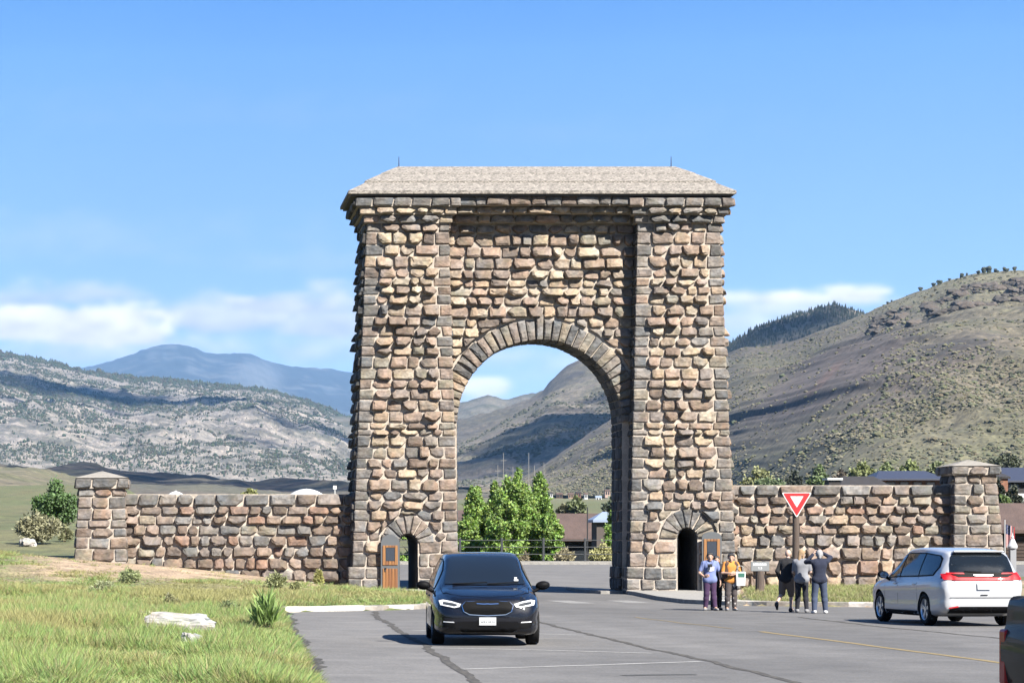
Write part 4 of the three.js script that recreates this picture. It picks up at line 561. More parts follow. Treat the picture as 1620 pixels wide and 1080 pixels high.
const vanParts = (() => {
  const G = {}, side = (name, p, eps, sub) => { G[name] = [onVan(p, 'x+', eps, sub), onVan(p, 'x-', eps, sub)]; }, both = (name, p, dir, eps, sub) => { G[name] = [onVan(p, dir, eps, sub), onVan(mir(p), dir, eps, sub)]; };
  side('surround', [[1.16, 1.045], [0.3, 1.075], [-1.0, 1.10], [-1.95, 1.135], [-2.16, 1.33], [-2.10, 1.53], [-1.9, 1.60], [-1.0, 1.655], [0.1, 1.65], [0.42, 1.60], [0.75, 1.44]], 0.004);
  side('front_glass', [[1.02, 1.075], [0.28, 1.10], [0.28, 1.60], [0.40, 1.575], [0.70, 1.43]], 0.009); side('middle_glass', [[0.20, 1.105], [-1.0, 1.135], [-1.0, 1.625], [0.1, 1.62], [0.2, 1.615]], 0.009); side('rear_glass', [[-1.07, 1.135], [-1.9, 1.165], [-2.10, 1.34], [-2.05, 1.50], [-1.88, 1.575], [-1.07, 1.62]], 0.009);
  const seam = 0.006; side('door_seam', [[0.25 - seam, 0.30], [0.25 + seam, 0.30], [0.25 + seam, 1.08], [0.25 - seam, 1.08]], 0.003, 0.2); side('door_seam_b', [[-1.05 - seam, 0.55], [-1.05 + seam, 0.55], [-1.05 + seam, 1.1], [-1.05 - seam, 1.1]], 0.003, 0.2); side('door_seam_c', [[1.2 - seam, 0.42], [1.2 + seam, 0.42], [1.17 + seam, 1.02], [1.17 - seam, 1.02]], 0.003, 0.2);
  side('sill', [[1.15, 0.22], [1.15, 0.32], [-1.05, 0.32], [-1.05, 0.22]], 0.006);
  G.windscreen = onVan([[-0.745, 1.165], [-0.4, 1.155], [0, 1.15], [0.4, 1.155], [0.745, 1.165], [0.685, 1.42], [0.63, 1.63], [0.56, 1.69], [0.3, 1.705], [0, 1.71], [-0.3, 1.705], [-0.56, 1.69], [-0.63, 1.63], [-0.685, 1.42]], 'z+', 0.006);
  G.backlight = onVan([[-0.735, 1.20], [0.735, 1.20], [0.70, 1.40], [0.655, 1.56], [0.58, 1.635], [0, 1.65], [-0.58, 1.635], [-0.655, 1.56], [-0.70, 1.40]], 'z-', 0.006);
  G.grille_ring = onVan([[-0.40, 0.845], [0, 0.862], [0.40, 0.845], [0.475, 0.775], [0.44, 0.66], [0.33, 0.595], [0, 0.575], [-0.33, 0.595], [-0.44, 0.66], [-0.475, 0.775]], 'z+', 0.012); G.grille = onVan([[-0.395, 0.842], [0, 0.859], [0.395, 0.842], [0.462, 0.772], [0.43, 0.664], [0.328, 0.607], [0, 0.588], [-0.328, 0.607], [-0.43, 0.664], [-0.462, 0.772]], 'z+', 0.02);
  { const e = 0.007, L = []; for (const [x, z] of [[-0.82, 1.46], [-0.80, 1.9], [-0.66, 2.2], [-0.48, 2.36], [0, 2.44], [0.48, 2.36], [0.66, 2.2], [0.80, 1.9], [0.82, 1.46]]) L.push([x, z]); G.hood = onVan([...L.map(([x, z]) => [x, z]), ...L.reverse().map(([x, z]) => [x * (1 - e * 1.6), z - e * 1.5])], 'y+', 0.004, 0.08); }
  G.badge = onVan([[-0.2, 0.795], [-0.05, 0.785], [0, 0.79], [0.05, 0.785], [0.2, 0.795], [0.2, 0.812], [0.05, 0.805], [0, 0.81], [-0.05, 0.805], [-0.2, 0.812]], 'z+', 0.03);
  both('lamp', [[0.51, 0.745], [0.60, 0.725], [0.85, 0.775], [0.875, 0.86], [0.80, 0.872], [0.60, 0.835], [0.48, 0.80]], 'z+', 0.012); both('lamp_core', [[0.555, 0.765], [0.61, 0.755], [0.80, 0.795], [0.80, 0.835], [0.62, 0.81], [0.55, 0.79]], 'z+', 0.02);
  G.intake = onVan([[-0.55, 0.47], [0.55, 0.47], [0.60, 0.36], [0.45, 0.27], [-0.45, 0.27], [-0.60, 0.36]], 'z+', 0.01); both('fog', [[0.60, 0.445], [0.80, 0.455], [0.79, 0.475], [0.61, 0.468]], 'z+', 0.014); both('vent', [[0.57, 0.33], [0.80, 0.36], [0.82, 0.46], [0.57, 0.44]], 'z+', 0.008);
  G.plate_f = onVan([[-0.155, 0.40], [0.155, 0.40], [0.155, 0.552], [-0.155, 0.552]], 'z+', 0.03, 0.4);
  G.bar = onVan([[-0.89, 1.045], [-0.4, 1.035], [0.4, 1.035], [0.89, 1.045], [0.885, 1.175], [0.72, 1.205], [-0.72, 1.205], [-0.885, 1.175]], 'z-', 0.022); G.bar_black = onVan([[-0.56, 1.105], [0.56, 1.105], [0.70, 1.165], [0.6, 1.205], [-0.6, 1.205], [-0.7, 1.165]], 'z-', 0.034); both('bar_tip', [[0.42, 1.17], [0.82, 1.178], [0.80, 1.205], [0.44, 1.198]], 'z-', 0.04);
  G.badge_r = onVan([[-0.22, 1.135], [-0.05, 1.125], [0, 1.118], [0.05, 1.125], [0.22, 1.135], [0.22, 1.15], [0.05, 1.145], [0, 1.152], [-0.05, 1.145], [-0.22, 1.15]], 'z-', 0.05); G.plate_r = onVan([[-0.155, 0.83], [0.155, 0.83], [0.155, 0.985], [-0.155, 0.985]], 'z-', 0.026, 0.4); G.lower = onVan([[-0.80, 0.30], [0.80, 0.30], [0.78, 0.40], [0.55, 0.45], [-0.55, 0.45], [-0.78, 0.40]], 'z-', 0.008); both('reflector', [[0.58, 0.44], [0.80, 0.405], [0.80, 0.43], [0.60, 0.466]], 'z-', 0.014); G.latch = onVan([[-0.09, 0.70], [0.09, 0.70], [0.08, 0.72], [-0.08, 0.72]], 'z-', 0.01); G.hatch_seam = onVan([[-0.78, 0.645], [0.78, 0.645], [0.78, 0.657], [-0.78, 0.657]], 'z-', 0.004, 0.3);
  side('tail_wrap', [[-2.33, 1.09], [-2.52, 1.05], [-2.53, 1.17], [-2.38, 1.19]], 0.008, 0.1);
  return G;
})();
function wheelGeo(r = 0.365, w = 0.23) {
  const T = new THREE.LatheGeometry([[0.245, -w / 2 + 0.01], [0.30, -w / 2], [r - 0.03, -w / 2], [r, -w / 2 + 0.035], [r, w / 2 - 0.035], [r - 0.03, w / 2], [0.30, w / 2], [0.245, w / 2 - 0.01], [0.245, -w / 2 + 0.01]].map((p) => new THREE.Vector2(...p)), 36); T.rotateZ(-Math.PI / 2);
  const rim = [new THREE.LatheGeometry([[0.255, w / 2 - 0.012], [0.235, w / 2 - 0.012], [0.225, w / 2 - 0.05], [0.222, -w / 2 + 0.02]].map((p) => new THREE.Vector2(...p)), 32).rotateZ(-Math.PI / 2), new THREE.CylinderGeometry(0.055, 0.06, 0.05, 14).rotateZ(Math.PI / 2).translate(w / 2 - 0.05, 0, 0)];
  for (let i = 0; i < 5; i++) for (const o of [-0.13, 0.13]) { const b = box(0.03, 0.20, 0.036, 0, 0.135, 0); b.rotateX(i * Math.PI * 0.4 + o); b.translate(w / 2 - 0.05, 0, 0); rim.push(b); }
  return [T, merge(rim), new THREE.CylinderGeometry(0.24, 0.24, 0.05, 24).rotateZ(Math.PI / 2).translate(-0.03, 0, 0)];
}
const WHEEL = wheelGeo();
function addWheel(parent, x, y, z, s) { const w = new THREE.Group(); w.name = 'wheel'; w.position.set(x, y, z); w.scale.x = s; parent.add(w); part('tyre', WHEEL[0], rubber, w); part('rim', WHEEL[1], alloy, w); part('brake_disc', WHEEL[2], M.darkMetal, w); return w; }
const grilleM = phys('grille mesh', 0xffffff, { roughness: 0.6, specularIntensity: 0.15, map: canvasTex(256, 128, (c, w, h) => { c.fillStyle = '#040405'; c.fillRect(0, 0, w, h); c.fillStyle = '#26282a'; for (let j = 0; j < 12; j++) for (let i = 0; i < 25; i++) c.fillRect(i * 10.5 + (j % 2) * 5, j * 11 + 4, 4, 2.4); }) });
const plateTex = (l1, l2, tint) => canvasTex(256, 128, (c, w, h) => { c.fillStyle = tint; c.fillRect(0, 0, w, h); c.fillStyle = '#7d8791'; c.font = 'bold 20px sans-serif'; c.textAlign = 'center'; c.fillText(l1, w / 2, 26); c.fillStyle = '#20242c'; c.font = 'bold 46px sans-serif'; c.fillText(l2, w / 2, 92); c.strokeStyle = '#888'; c.lineWidth = 4; c.strokeRect(3, 3, w - 6, h - 6); });
function minivan(label, paint, pos, turn, o) {
  const g = thing('minivan', label, 'minivan', pos, turn), V = vanParts, many = (n, geos, m) => geos.forEach((q) => part(n, q, m, g));
  const mats = [].concat(vanCut.material).map((m) => m === wellM ? wellM : paint); const body = new THREE.Mesh(vanCut.geometry, mats.length > 1 ? mats : paint); body.name = 'body'; body.castShadow = body.receiveShadow = true; g.add(body);
  many('window_surround', V.surround, trim); for (const k of ['front_glass', 'middle_glass', 'rear_glass']) many('side_window', V[k], autoGlass); for (const k of ['door_seam', 'door_seam_b', 'door_seam_c']) many('door_seam', V[k], trim); many('sill', V.sill, trim);
  part('windscreen', V.windscreen, autoGlass, g); part('rear_window', V.backlight, autoGlass, g);
  const gr = part('grille', V.grille_ring, chrome, g); part('grille_mesh', V.grille, grilleM, gr); part('badge', V.badge, chrome, gr);
  V.lamp.forEach((q, i) => { const h = part('headlight', q, lampWhite, g); part('lens', V.lamp_core[i], std('lamp housing', [0.05, 0.055, 0.06], { roughness: 0.2 }), h); });
  part('air_intake', V.intake, trim, g); part('hood_seam', V.hood, trim, g); many('fog_light', V.fog, lampWhite); many('side_vent', V.vent, trim);
  if (o.front) part('number_plate', V.plate_f, std('plate', 0xffffff, { map: o.front, roughness: 0.5 }), g);
  const tl = part('tail_light', V.bar, redLens, g); part('centre_trim', V.bar_black, trim, tl); V.bar_tip.forEach((q) => part('lens', q, redLens, tl)); part('badge', V.badge_r, chrome, tl); many('tail_light', V.tail_wrap, redLens);
  if (o.rear) part('number_plate', V.plate_r, std('plate', 0xffffff, { map: o.rear, roughness: 0.5 }), g);
  part('rear_bumper', V.lower, trim, g); many('reflector', V.reflector, redLens); part('latch', V.latch, trim, g); part('hatch_seam', V.hatch_seam, trim, g);
  for (const s of [-1, 1]) { const m = part('side_mirror', merge([new THREE.SphereGeometry(1, 18, 12).scale(0.135, 0.088, 0.085).rotateZ(s * 0.12).translate(s * 1.12, 1.13, 0.93), rod([s * 0.94, 1.01, 0.96], [s * 1.07, 1.08, 0.94], 0.035, 0.03)]), o.mirror || trim, g); part('mirror_glass', new THREE.CylinderGeometry(0.075, 0.075, 0.006, 18).rotateX(Math.PI / 2).scale(1.4, 0.9, 1).translate(s * 1.12, 1.13, 0.846), chrome, m); for (const z of [0.42, -0.88]) part('door_handle', rbox(0.035, 0.035, 0.2, 0.014, s * 1.005, 0.93, z), paint, g); }
  part('rear_wiper', rod([0.02, 1.225, -2.50], [0.42, 1.245, -2.49], 0.012, 0.008, 6), trim, g); part('spoiler', new RoundedBoxGeometry(1.16, 0.04, 0.2, 3, 0.018).rotateX(0.16).translate(0, 1.672, -2.2), paint, g); part('wiper', merge([rod([-0.6, 1.17, 1.50], [0.05, 1.20, 1.45], 0.01), rod([0.05, 1.17, 1.51], [0.62, 1.20, 1.43], 0.01)]), trim, g);
  for (const [z, s] of AX) addWheel(g, s * 0.875, 0.365, z, s);
  return g;
}
const blackPaint = phys('midnight paint', [0.003, 0.004, 0.009], { roughness: 0.5, metalness: 0, specularIntensity: 0.2, clearcoat: 0.9, clearcoatRoughness: 0.03 }), silverPaint = phys('silver paint', [0.62, 0.63, 0.65], { roughness: 0.4, metalness: 0.2, clearcoat: 1, clearcoatRoughness: 0.05 });
{
  const v = minivan('black minivan facing the camera, stopped in the lay-by on the left of the road', blackPaint, [-7.50, 0.0, 46.6], -0.062, { front: plateTex('', 'WRX·0810', '#e9ecee') });
  part('windscreen_sticker', onVan([[0.555, 1.215], [0.635, 1.215], [0.635, 1.245], [0.555, 1.245]], 'z+', 0.012, 0.4), M.white, v); part('windscreen_sticker', onVan([[0.565, 1.26], [0.615, 1.26], [0.615, 1.285], [0.565, 1.285]], 'z+', 0.012, 0.4), M.white, v); v.scale.y = 0.962;
  minivan('silver minivan seen from behind, parked on the right side of the road', silverPaint, [4.62, 0.0, 35.0], Math.PI + 0.075, { rear: plateTex('', '· 8 ·  · · ·', '#dfe6ea') });
}
// dark pickup passing the camera: only its rear flank is in the frame
{
  const t = thing('pickup_truck', 'dark pickup truck cut off by the right edge of the photo', 'pickup truck', [-4.66, 0, 73.9], 0.0), paint = phys('graphite paint', [0.006, 0.007, 0.007], { roughness: 0.6, metalness: 0, specularIntensity: 0.15, clearcoat: 0.2, clearcoatRoughness: 0.04 });
  const sec = [[0, 0.45], [0.86, 0.45], [0.95, 0.55], [0.975, 0.68], [0.988, 0.8], [0.993, 0.9], [0.988, 0.98], [0.975, 1.05], [0.955, 1.1], [0.94, 1.14], [0.932, 1.2], [0.928, 1.26], [0.922, 1.32], [0.908, 1.365], [0.885, 1.388], [0.84, 1.395], [0.80, 1.39], [0.79, 1.0], [0, 1.0]];
  const bedShape = (k) => { const s = new THREE.Shape(); const L = [...sec, ...sec.slice(1, -1).reverse().map(([x, y]) => [-x, y])]; L.forEach(([x, y], i) => i ? s.lineTo(x * k, y) : s.moveTo(x * k, y)); return s; };
  const bed = new THREE.ExtrudeGeometry(bedShape(1), { depth: 2.0, bevelEnabled: true, bevelSize: 0.02, bevelThickness: 0.03, bevelSegments: 3 }); part('bed', toCreasedNormals(bed, 0.6), paint, t);
  part('tailgate', rbox(1.58, 0.82, 0.07, 0.03, 0, 0.97, 0.02), paint, t); part('rear_bumper', rbox(1.86, 0.2, 0.2, 0.05, 0, 0.52, -0.08), chrome, t);
  const cabS = new THREE.Shape([[2.05, 0.45], [5.55, 0.45], [5.68, 0.75], [5.6, 1.12], [4.3, 1.22], [3.75, 1.85], [3.4, 1.93], [2.4, 1.93], [2.1, 1.85], [2.05, 1.3]].map((p) => new THREE.Vector2(...p)));
  const cab = new THREE.ExtrudeGeometry(cabS, { depth: 1.8, bevelEnabled: true, bevelSize: 0.06, bevelThickness: 0.08, bevelSegments: 3 }); cab.rotateY(-Math.PI / 2); cab.translate(0.9, 0, 0); part('cab', cab, paint, t);
  for (const s of [-1, 1]) { part('tail_light', rbox(0.09, 0.52, 0.2, 0.03, s * 0.963, 0.84, 0.02, 3), redLens, t); const w = new THREE.Shape([[2.35, 1.22], [4.1, 1.24], [3.7, 1.78], [2.4, 1.8]].map((p) => new THREE.Vector2(...p))), wg = new THREE.ExtrudeGeometry(w, { depth: 0.01, bevelEnabled: false }); wg.rotateY(-Math.PI / 2); wg.translate(s > 0 ? 0.998 : -0.988, 0, 0); part('side_window', wg, autoGlass, t); for (const z of [0.95, 4.6]) { const q = addWheel(t, s * 0.84, 0.42, z, s); q.scale.set(s, 1.15, 1.15); } }
}
// ---------------------------------------------------------------- people: smooth-joined fields of tapered capsules, meshed with surface nets
function sdf(prims, cell, k = 0.035) {
  const lo = [1e9, 1e9, 1e9], hi = [-1e9, -1e9, -1e9];
  for (const p of prims) for (const [c, r] of p.e ? [[p.c, Math.max(...p.e)]] : [[p.a, p.ra], [p.b, p.rb]]) for (let i = 0; i < 3; i++) { lo[i] = Math.min(lo[i], c[i] - r - 3 * cell - 0.01); hi[i] = Math.max(hi[i], c[i] + r + 3 * cell + 0.01); }
  const N = lo.map((v, i) => Math.ceil((hi[i] - v) / cell) + 1), F0 = new Float32Array(N[0] * N[1] * N[2]).fill(1), ix = (x, y, z) => (z * N[1] + y) * N[0] + x;
  const dist = (p, x, y, z) => {
    if (p.e) { const a = (x - p.c[0]) / p.e[0], b = (y - p.c[1]) / p.e[1], c = (z - p.c[2]) / p.e[2], l = Math.hypot(a, b, c); return (l - 1) * Math.min(...p.e) * (l > 1 ? 1.15 : 1); }
    const bx = p.b[0] - p.a[0], by = p.b[1] - p.a[1], bz = p.b[2] - p.a[2], t = clamp(((x - p.a[0]) * bx + (y - p.a[1]) * by + (z - p.a[2]) * bz) / (bx * bx + by * by + bz * bz)), fx = p.flat || 1; return Math.hypot(x - p.a[0] - bx * t, y - p.a[1] - by * t, (z - p.a[2] - bz * t) / fx) - lerp(p.ra, p.rb, t);
  };
  for (const p of prims) { // each capsule only near itself
    const c0 = p.e ? p.c : p.a, c1 = p.e ? p.c : p.b, r = (p.e ? Math.max(...p.e) : Math.max(p.ra, p.rb)) + 3 * k + 2 * cell, L = [0, 1, 2].map((i) => clamp(Math.floor((Math.min(c0[i], c1[i]) - r - lo[i]) / cell), 0, N[i] - 1)), U = [0, 1, 2].map((i) => clamp(Math.ceil((Math.max(c0[i], c1[i]) + r - lo[i]) / cell), 0, N[i] - 1));
    for (let z = L[2]; z <= U[2]; z++) for (let y = L[1]; y <= U[1]; y++) for (let x = L[0]; x <= U[0]; x++) { const i = ix(x, y, z), d = dist(p, lo[0] + x * cell, lo[1] + y * cell, lo[2] + z * cell), f = F0[i], kk = p.k ?? k, h = Math.max(kk - Math.abs(d - f), 0) / kk; F0[i] = Math.min(d, f) - h * h * kk * 0.25; }
  }
  const id = new Int32Array(F0.length).fill(-1), pos = [], idx = [];
  for (let z = 0; z < N[2] - 1; z++) for (let y = 0; y < N[1] - 1; y++) for (let x = 0; x < N[0] - 1; x++) {
    let n = 0, sx = 0, sy = 0, sz = 0; const v = []; for (let c = 0; c < 8; c++) v.push(F0[ix(x + (c & 1), y + ((c >> 1) & 1), z + (c >> 2))]);
    if (v.every((q) => q < 0) || v.every((q) => q >= 0)) continue;
    for (const [a, b] of [[0, 1], [2, 3], [4, 5], [6, 7], [0, 2], [1, 3], [4, 6], [5, 7], [0, 4], [1, 5], [2, 6], [3, 7]]) if ((v[a] < 0) !== (v[b] < 0)) { const t = v[a] / (v[a] - v[b]); n++; sx += lerp(a & 1, b & 1, t); sy += lerp((a >> 1) & 1, (b >> 1) & 1, t); sz += lerp(a >> 2, b >> 2, t); }
    id[ix(x, y, z)] = pos.length / 3; pos.push(lo[0] + (x + sx / n) * cell, lo[1] + (y + sy / n) * cell, lo[2] + (z + sz / n) * cell);
  }
  for (let z = 1; z < N[2] - 1; z++) for (let y = 1; y < N[1] - 1; y++) for (let x = 1; x < N[0] - 1; x++) {
    const s = F0[ix(x, y, z)] < 0; for (const [e, A, B] of [[[1, 0, 0], [0, 1, 0], [0, 0, 1]], [[0, 1, 0], [0, 0, 1], [1, 0, 0]], [[0, 0, 1], [1, 0, 0], [0, 1, 0]]]) {
      if (s === F0[ix(x + e[0], y + e[1], z + e[2])] < 0) continue; const g = (a, b) => id[ix(x - A[0] * a - B[0] * b, y - A[1] * a - B[1] * b, z - A[2] * a - B[2] * b)], q = [g(0, 0), g(1, 0), g(1, 1), g(0, 1)]; if (q.some((w) => w < 0)) continue; if (!s) q.reverse(); idx.push(q[0], q[1], q[2], q[0], q[2], q[3]);
    } }
  const g = geoOf(pos, idx); g.computeVertexNormals(); return g;
}
const cap = (a, b, ra, rb = ra, o) => ({ a, b, ra, rb, ...o }), ell = (c, e, o) => ({ c, e, ...o });
const V3 = (a) => new THREE.Vector3(...a), mixp = (a, b, t) => a.map((v, i) => lerp(v, b[i], t)), addp = (a, b) => a.map((v, i) => v + b[i]);
// a right hand in its own frame: wrist at the origin, fingers along -y, palm facing -z, thumb towards +x
const handGeo = (() => { const P = [cap([-0.022, -0.02, 0], [-0.026, -0.085, 0], 0.017, 0.014), cap([0.0, -0.01, 0], [0.0, -0.09, 0], 0.018, 0.015), cap([0.02, -0.02, 0], [0.024, -0.085, 0], 0.016, 0.013)]; [[0.028, 0.068, 0.004], [0.01, 0.078, 0], [-0.009, 0.072, 0], [-0.028, 0.056, 0.004]].forEach(([x, l, d]) => { const a = [x, -0.088, 0], b = [x * 1.1, -0.088 - l * 0.5, -0.012], c = [x * 1.1, -0.088 - l * 0.86, -0.036]; P.push(cap(a, b, 0.0095, 0.0088), cap(b, c, 0.0088, 0.0072)); }); P.push(cap([0.026, -0.03, -0.004], [0.048, -0.062, -0.014], 0.0125, 0.0105), cap([0.048, -0.062, -0.014], [0.05, -0.094, -0.028], 0.0105, 0.008)); return sdf(P, 0.0045, 0.008); })();
function handAt(wrist, dir, palm, mirror, s = 1) { const y = V3(dir).normalize().negate(), z = V3(palm).negate(); z.addScaledVector(y, -z.dot(y)).normalize(); const x = new THREE.Vector3().crossVectors(y, z), m = new THREE.Matrix4().makeBasis(x, y, z).setPosition(...wrist), g = handGeo.clone(); if (mirror) { g.scale(-1, 1, 1); g.index.array.reverse(); } g.scale(s, s, s); g.applyMatrix4(m); g.computeVertexNormals(); return g; }
// P: joints in the person's own axes (x to the person's left, y up, z ahead), metres; o: clothes
function person(label, pos, turn, P, o) {
  const t = thing('person', label, 'person', pos, turn), b = (o.bulk || 1) * 0.93, H = P.head, f = P.face || [0, 0, 1], fx = V3(f).normalize(), skin = std('skin', o.skin || [0.50, 0.30, 0.21], { roughness: 0.6 });
  const side = new THREE.Vector3(0, 1, 0).cross(fx).normalize(), up = fx.clone().cross(side).normalize(), hp = (a, u, w) => H.map((v, i) => v + side.getComponent(i) * a + up.getComponent(i) * u + fx.getComponent(i) * w);
  const headP = [ell(hp(0, 0.025, -0.012), [0.078, 0.105, 0.092]), cap(hp(0, -0.03, 0.03), hp(0, -0.085, 0.052), 0.058, 0.036), cap(hp(0, 0.0, 0.088), hp(0, -0.03, 0.105), 0.011, 0.016, { k: 0.012 }), cap(hp(0.08, 0.015, -0.01), hp(0.082, -0.025, 0.0), 0.014, 0.01, { k: 0.01 }), cap(hp(-0.08, 0.015, -0.01), hp(-0.082, -0.025, 0.0), 0.014, 0.01, { k: 0.01 }), cap(hp(0.02, -0.058, 0.088), hp(-0.02, -0.058, 0.088), 0.009, 0.009, { k: 0.01 })];
  const [sl, sr] = P.shoulders, [el, er] = P.elbows, [wl, wr] = P.wrists, [hl, hr] = P.hips, [kl, kr] = P.knees, [al, ar] = P.ankles, [tl, tr] = P.toes, chest = mixp(mixp(sl, sr, 0.5), P.pelvis, 0.30), belly = mixp(mixp(sl, sr, 0.5), P.pelvis, 0.68), neck = mixp(sl, sr, 0.5);
  const torso = (g) => [cap(mixp(chest, sl, 0.38), mixp(belly, hl, 0.45), 0.108 * b + g, 0.104 * b + g), cap(mixp(chest, sr, 0.38), mixp(belly, hr, 0.45), 0.108 * b + g, 0.104 * b + g), cap(chest, belly, 0.112 * b + g, 0.112 * b + g), cap(mixp(belly, hl, 0.45), mixp(P.pelvis, hl, 0.75), 0.104 * b + g, 0.115 * b + g), cap(mixp(belly, hr, 0.45), mixp(P.pelvis, hr, 0.75), 0.104 * b + g, 0.115 * b + g), cap(mixp(sl, sr, 0.24), mixp(sl, sr, 0.76), 0.075 * b + g, 0.075 * b + g), cap(mixp(chest, sl, 0.35), mixp(chest, sr, 0.35), 0.115 * b + g, 0.115 * b + g, { flat: 0.95 }), cap(mixp(belly, hl, 0.4), mixp(belly, hr, 0.4), 0.112 * b * (o.belly || 1) + g, 0.112 * b * (o.belly || 1) + g), cap(mixp(P.pelvis, hl, 0.7), mixp(P.pelvis, hr, 0.7), 0.118 * b + g, 0.118 * b + g)];
  const arm = (s, e, w, g, to = 1) => { const l = [cap(s, to < 0.5 ? mixp(s, e, to * 2) : e, 0.056 * b + g, 0.045 * b + g)]; if (to > 0.5) l.push(cap(e, mixp(e, w, (to - 0.5) * 2), 0.043 * b + g, lerp(0.043 * b, 0.03, (to - 0.5) * 2) + g)); return l; };
  const leg = (h, k, a, g, to = 1) => { const l = [cap(h, to < 0.5 ? mixp(h, k, to * 2) : k, 0.092 * b + g, lerp(0.092, 0.06, Math.min(1, to * 2)) * b + g)]; if (to > 0.5) { const m = mixp(k, a, 0.35), e = mixp(k, a, (to - 0.5) * 2); l.push(cap(k, m, 0.06 * b + g, 0.058 * b + g), cap(m, e, 0.058 * b + g, lerp(0.052, 0.042, (to - 0.5) * 2) + g)); } return l; };
  const bodyP = [cap(addp(neck, [0, 0.0, 0]), hp(0, -0.06, -0.02), 0.056 * b, 0.05), ...torso(-0.012), ...arm(sl, el, wl, -0.002), ...arm(sr, er, wr, -0.002), ...leg(hl, kl, al, -0.006), ...leg(hr, kr, ar, -0.006), cap(al, tl, 0.04, 0.028), cap(ar, tr, 0.04, 0.028)];
  const palms = P.palms || [[0, 0, -1], [0, 0, -1]], hd = P.hands || [wl.map((v, i) => v - el[i]), wr.map((v, i) => v - er[i])];
  part('body', merge([sdf(bodyP, 0.014), sdf(headP, 0.0065, 0.02), handAt(wl, hd[0], palms[0], true), handAt(wr, hd[1], palms[1], false)]), skin, t);
  const sleeve = o.sleeve ?? 0.4, shirt = part('shirt', sdf([...torso(0.016), ...arm(sl, el, wl, 0.014, sleeve), ...arm(sr, er, wr, 0.014, sleeve), cap(neck, addp(neck, [0, 0.03, 0]), 0.075 * b, 0.07), ...(o.hem ? [cap(mixp(P.pelvis, hl, 0.8), mixp(P.pelvis, hr, 0.8), 0.135 * b, 0.135 * b)] : [])], 0.013), o.shirt, t);
  part('trousers', sdf([cap(mixp(P.pelvis, hl, 0.7), mixp(P.pelvis, hr, 0.7), 0.127 * b, 0.127 * b), ...leg(hl, kl, al, o.loose ?? 0.014, o.legs ?? 0.97), ...leg(hr, kr, ar, o.loose ?? 0.014, o.legs ?? 0.97)], 0.013), o.trousers, t);
  const shoe = (a, q) => sdf([cap(addp(a, [0, -0.045, 0]), addp(q, [0, 0.0, 0]), 0.045, 0.034), cap(addp(a, [0, -0.02, 0]), addp(a, [0, -0.05, 0]), 0.05, 0.045), cap(addp(mixp(a, q, -0.25), [0, -0.05, 0]), a, 0.04, 0.04)], 0.009, 0.03);
  part('shoe', shoe(al, tl), o.shoes, t); part('shoe', shoe(ar, tr), o.shoes, t);
  if (o.hair) { const hs = [ell(hp(0, 0.052, -0.028), [0.088, 0.092, 0.09])]; if (o.fringe !== false) hs.push(cap(hp(0.05, 0.085, 0.045), hp(-0.05, 0.085, 0.045), 0.03, 0.03)); for (const s of [-1, 1]) hs.push(cap(hp(s * 0.074, 0.04, -0.02), hp(s * 0.078, o.long ? -0.1 : -0.02, -0.035), 0.022, 0.018)); hs.push(cap(hp(0, 0.0, -0.075), hp(0, o.long ? -0.15 : -0.06, -0.075), 0.05, 0.045)); part('hair', sdf(hs, 0.008, 0.03), o.hair, t); }
  if (o.hat) { part('cap', merge([sdf([ell(hp(0, 0.075, -0.02), [0.096, 0.075, 0.1])], 0.008), sdf([ell(hp(0, 0.058, 0.105), [0.075, 0.012, 0.07])], 0.008)]), o.hat, t); }
  const dark = std('eye', [0.02, 0.015, 0.012], { roughness: 0.3 }); for (const s of [-1, 1]) part('eye', new THREE.SphereGeometry(0.0105, 8, 6).translate(...hp(s * 0.031, 0.012, 0.074)), dark, t);
  return { t, shirt, hp };
}
const cloth = (name, c, o = {}) => std(name, c, { roughness: 0.95, bumpMap: gritBump, bumpScale: 0.004, ...o });
function stand(h, o = {}) { // upright joints for a person h metres tall
  const k = h / 1.7, w = o.w || 1, s = (v) => v.map((q) => q * k);
  return { head: s([0, 1.565, 0.025]), pelvis: s([0, 0.93, 0]), shoulders: [s([0.175 * w, 1.385, -0.01]), s([-0.175 * w, 1.385, -0.01])], elbows: [s([0.235 * w, 1.10, -0.02]), s([-0.235 * w, 1.10, -0.02])], wrists: [s([0.25 * w, 0.86, 0.05]), s([-0.25 * w, 0.86, 0.05])], hips: [s([0.09, 0.90, 0]), s([-0.09, 0.90, 0])], knees: [s([0.10, 0.49, 0.02]), s([-0.10, 0.49, 0.02])], ankles: [s([0.11, 0.085, -0.02]), s([-0.11, 0.085, -0.02])], toes: [s([0.14, 0.035, 0.13]), s([-0.14, 0.035, 0.13])], ...o };
}
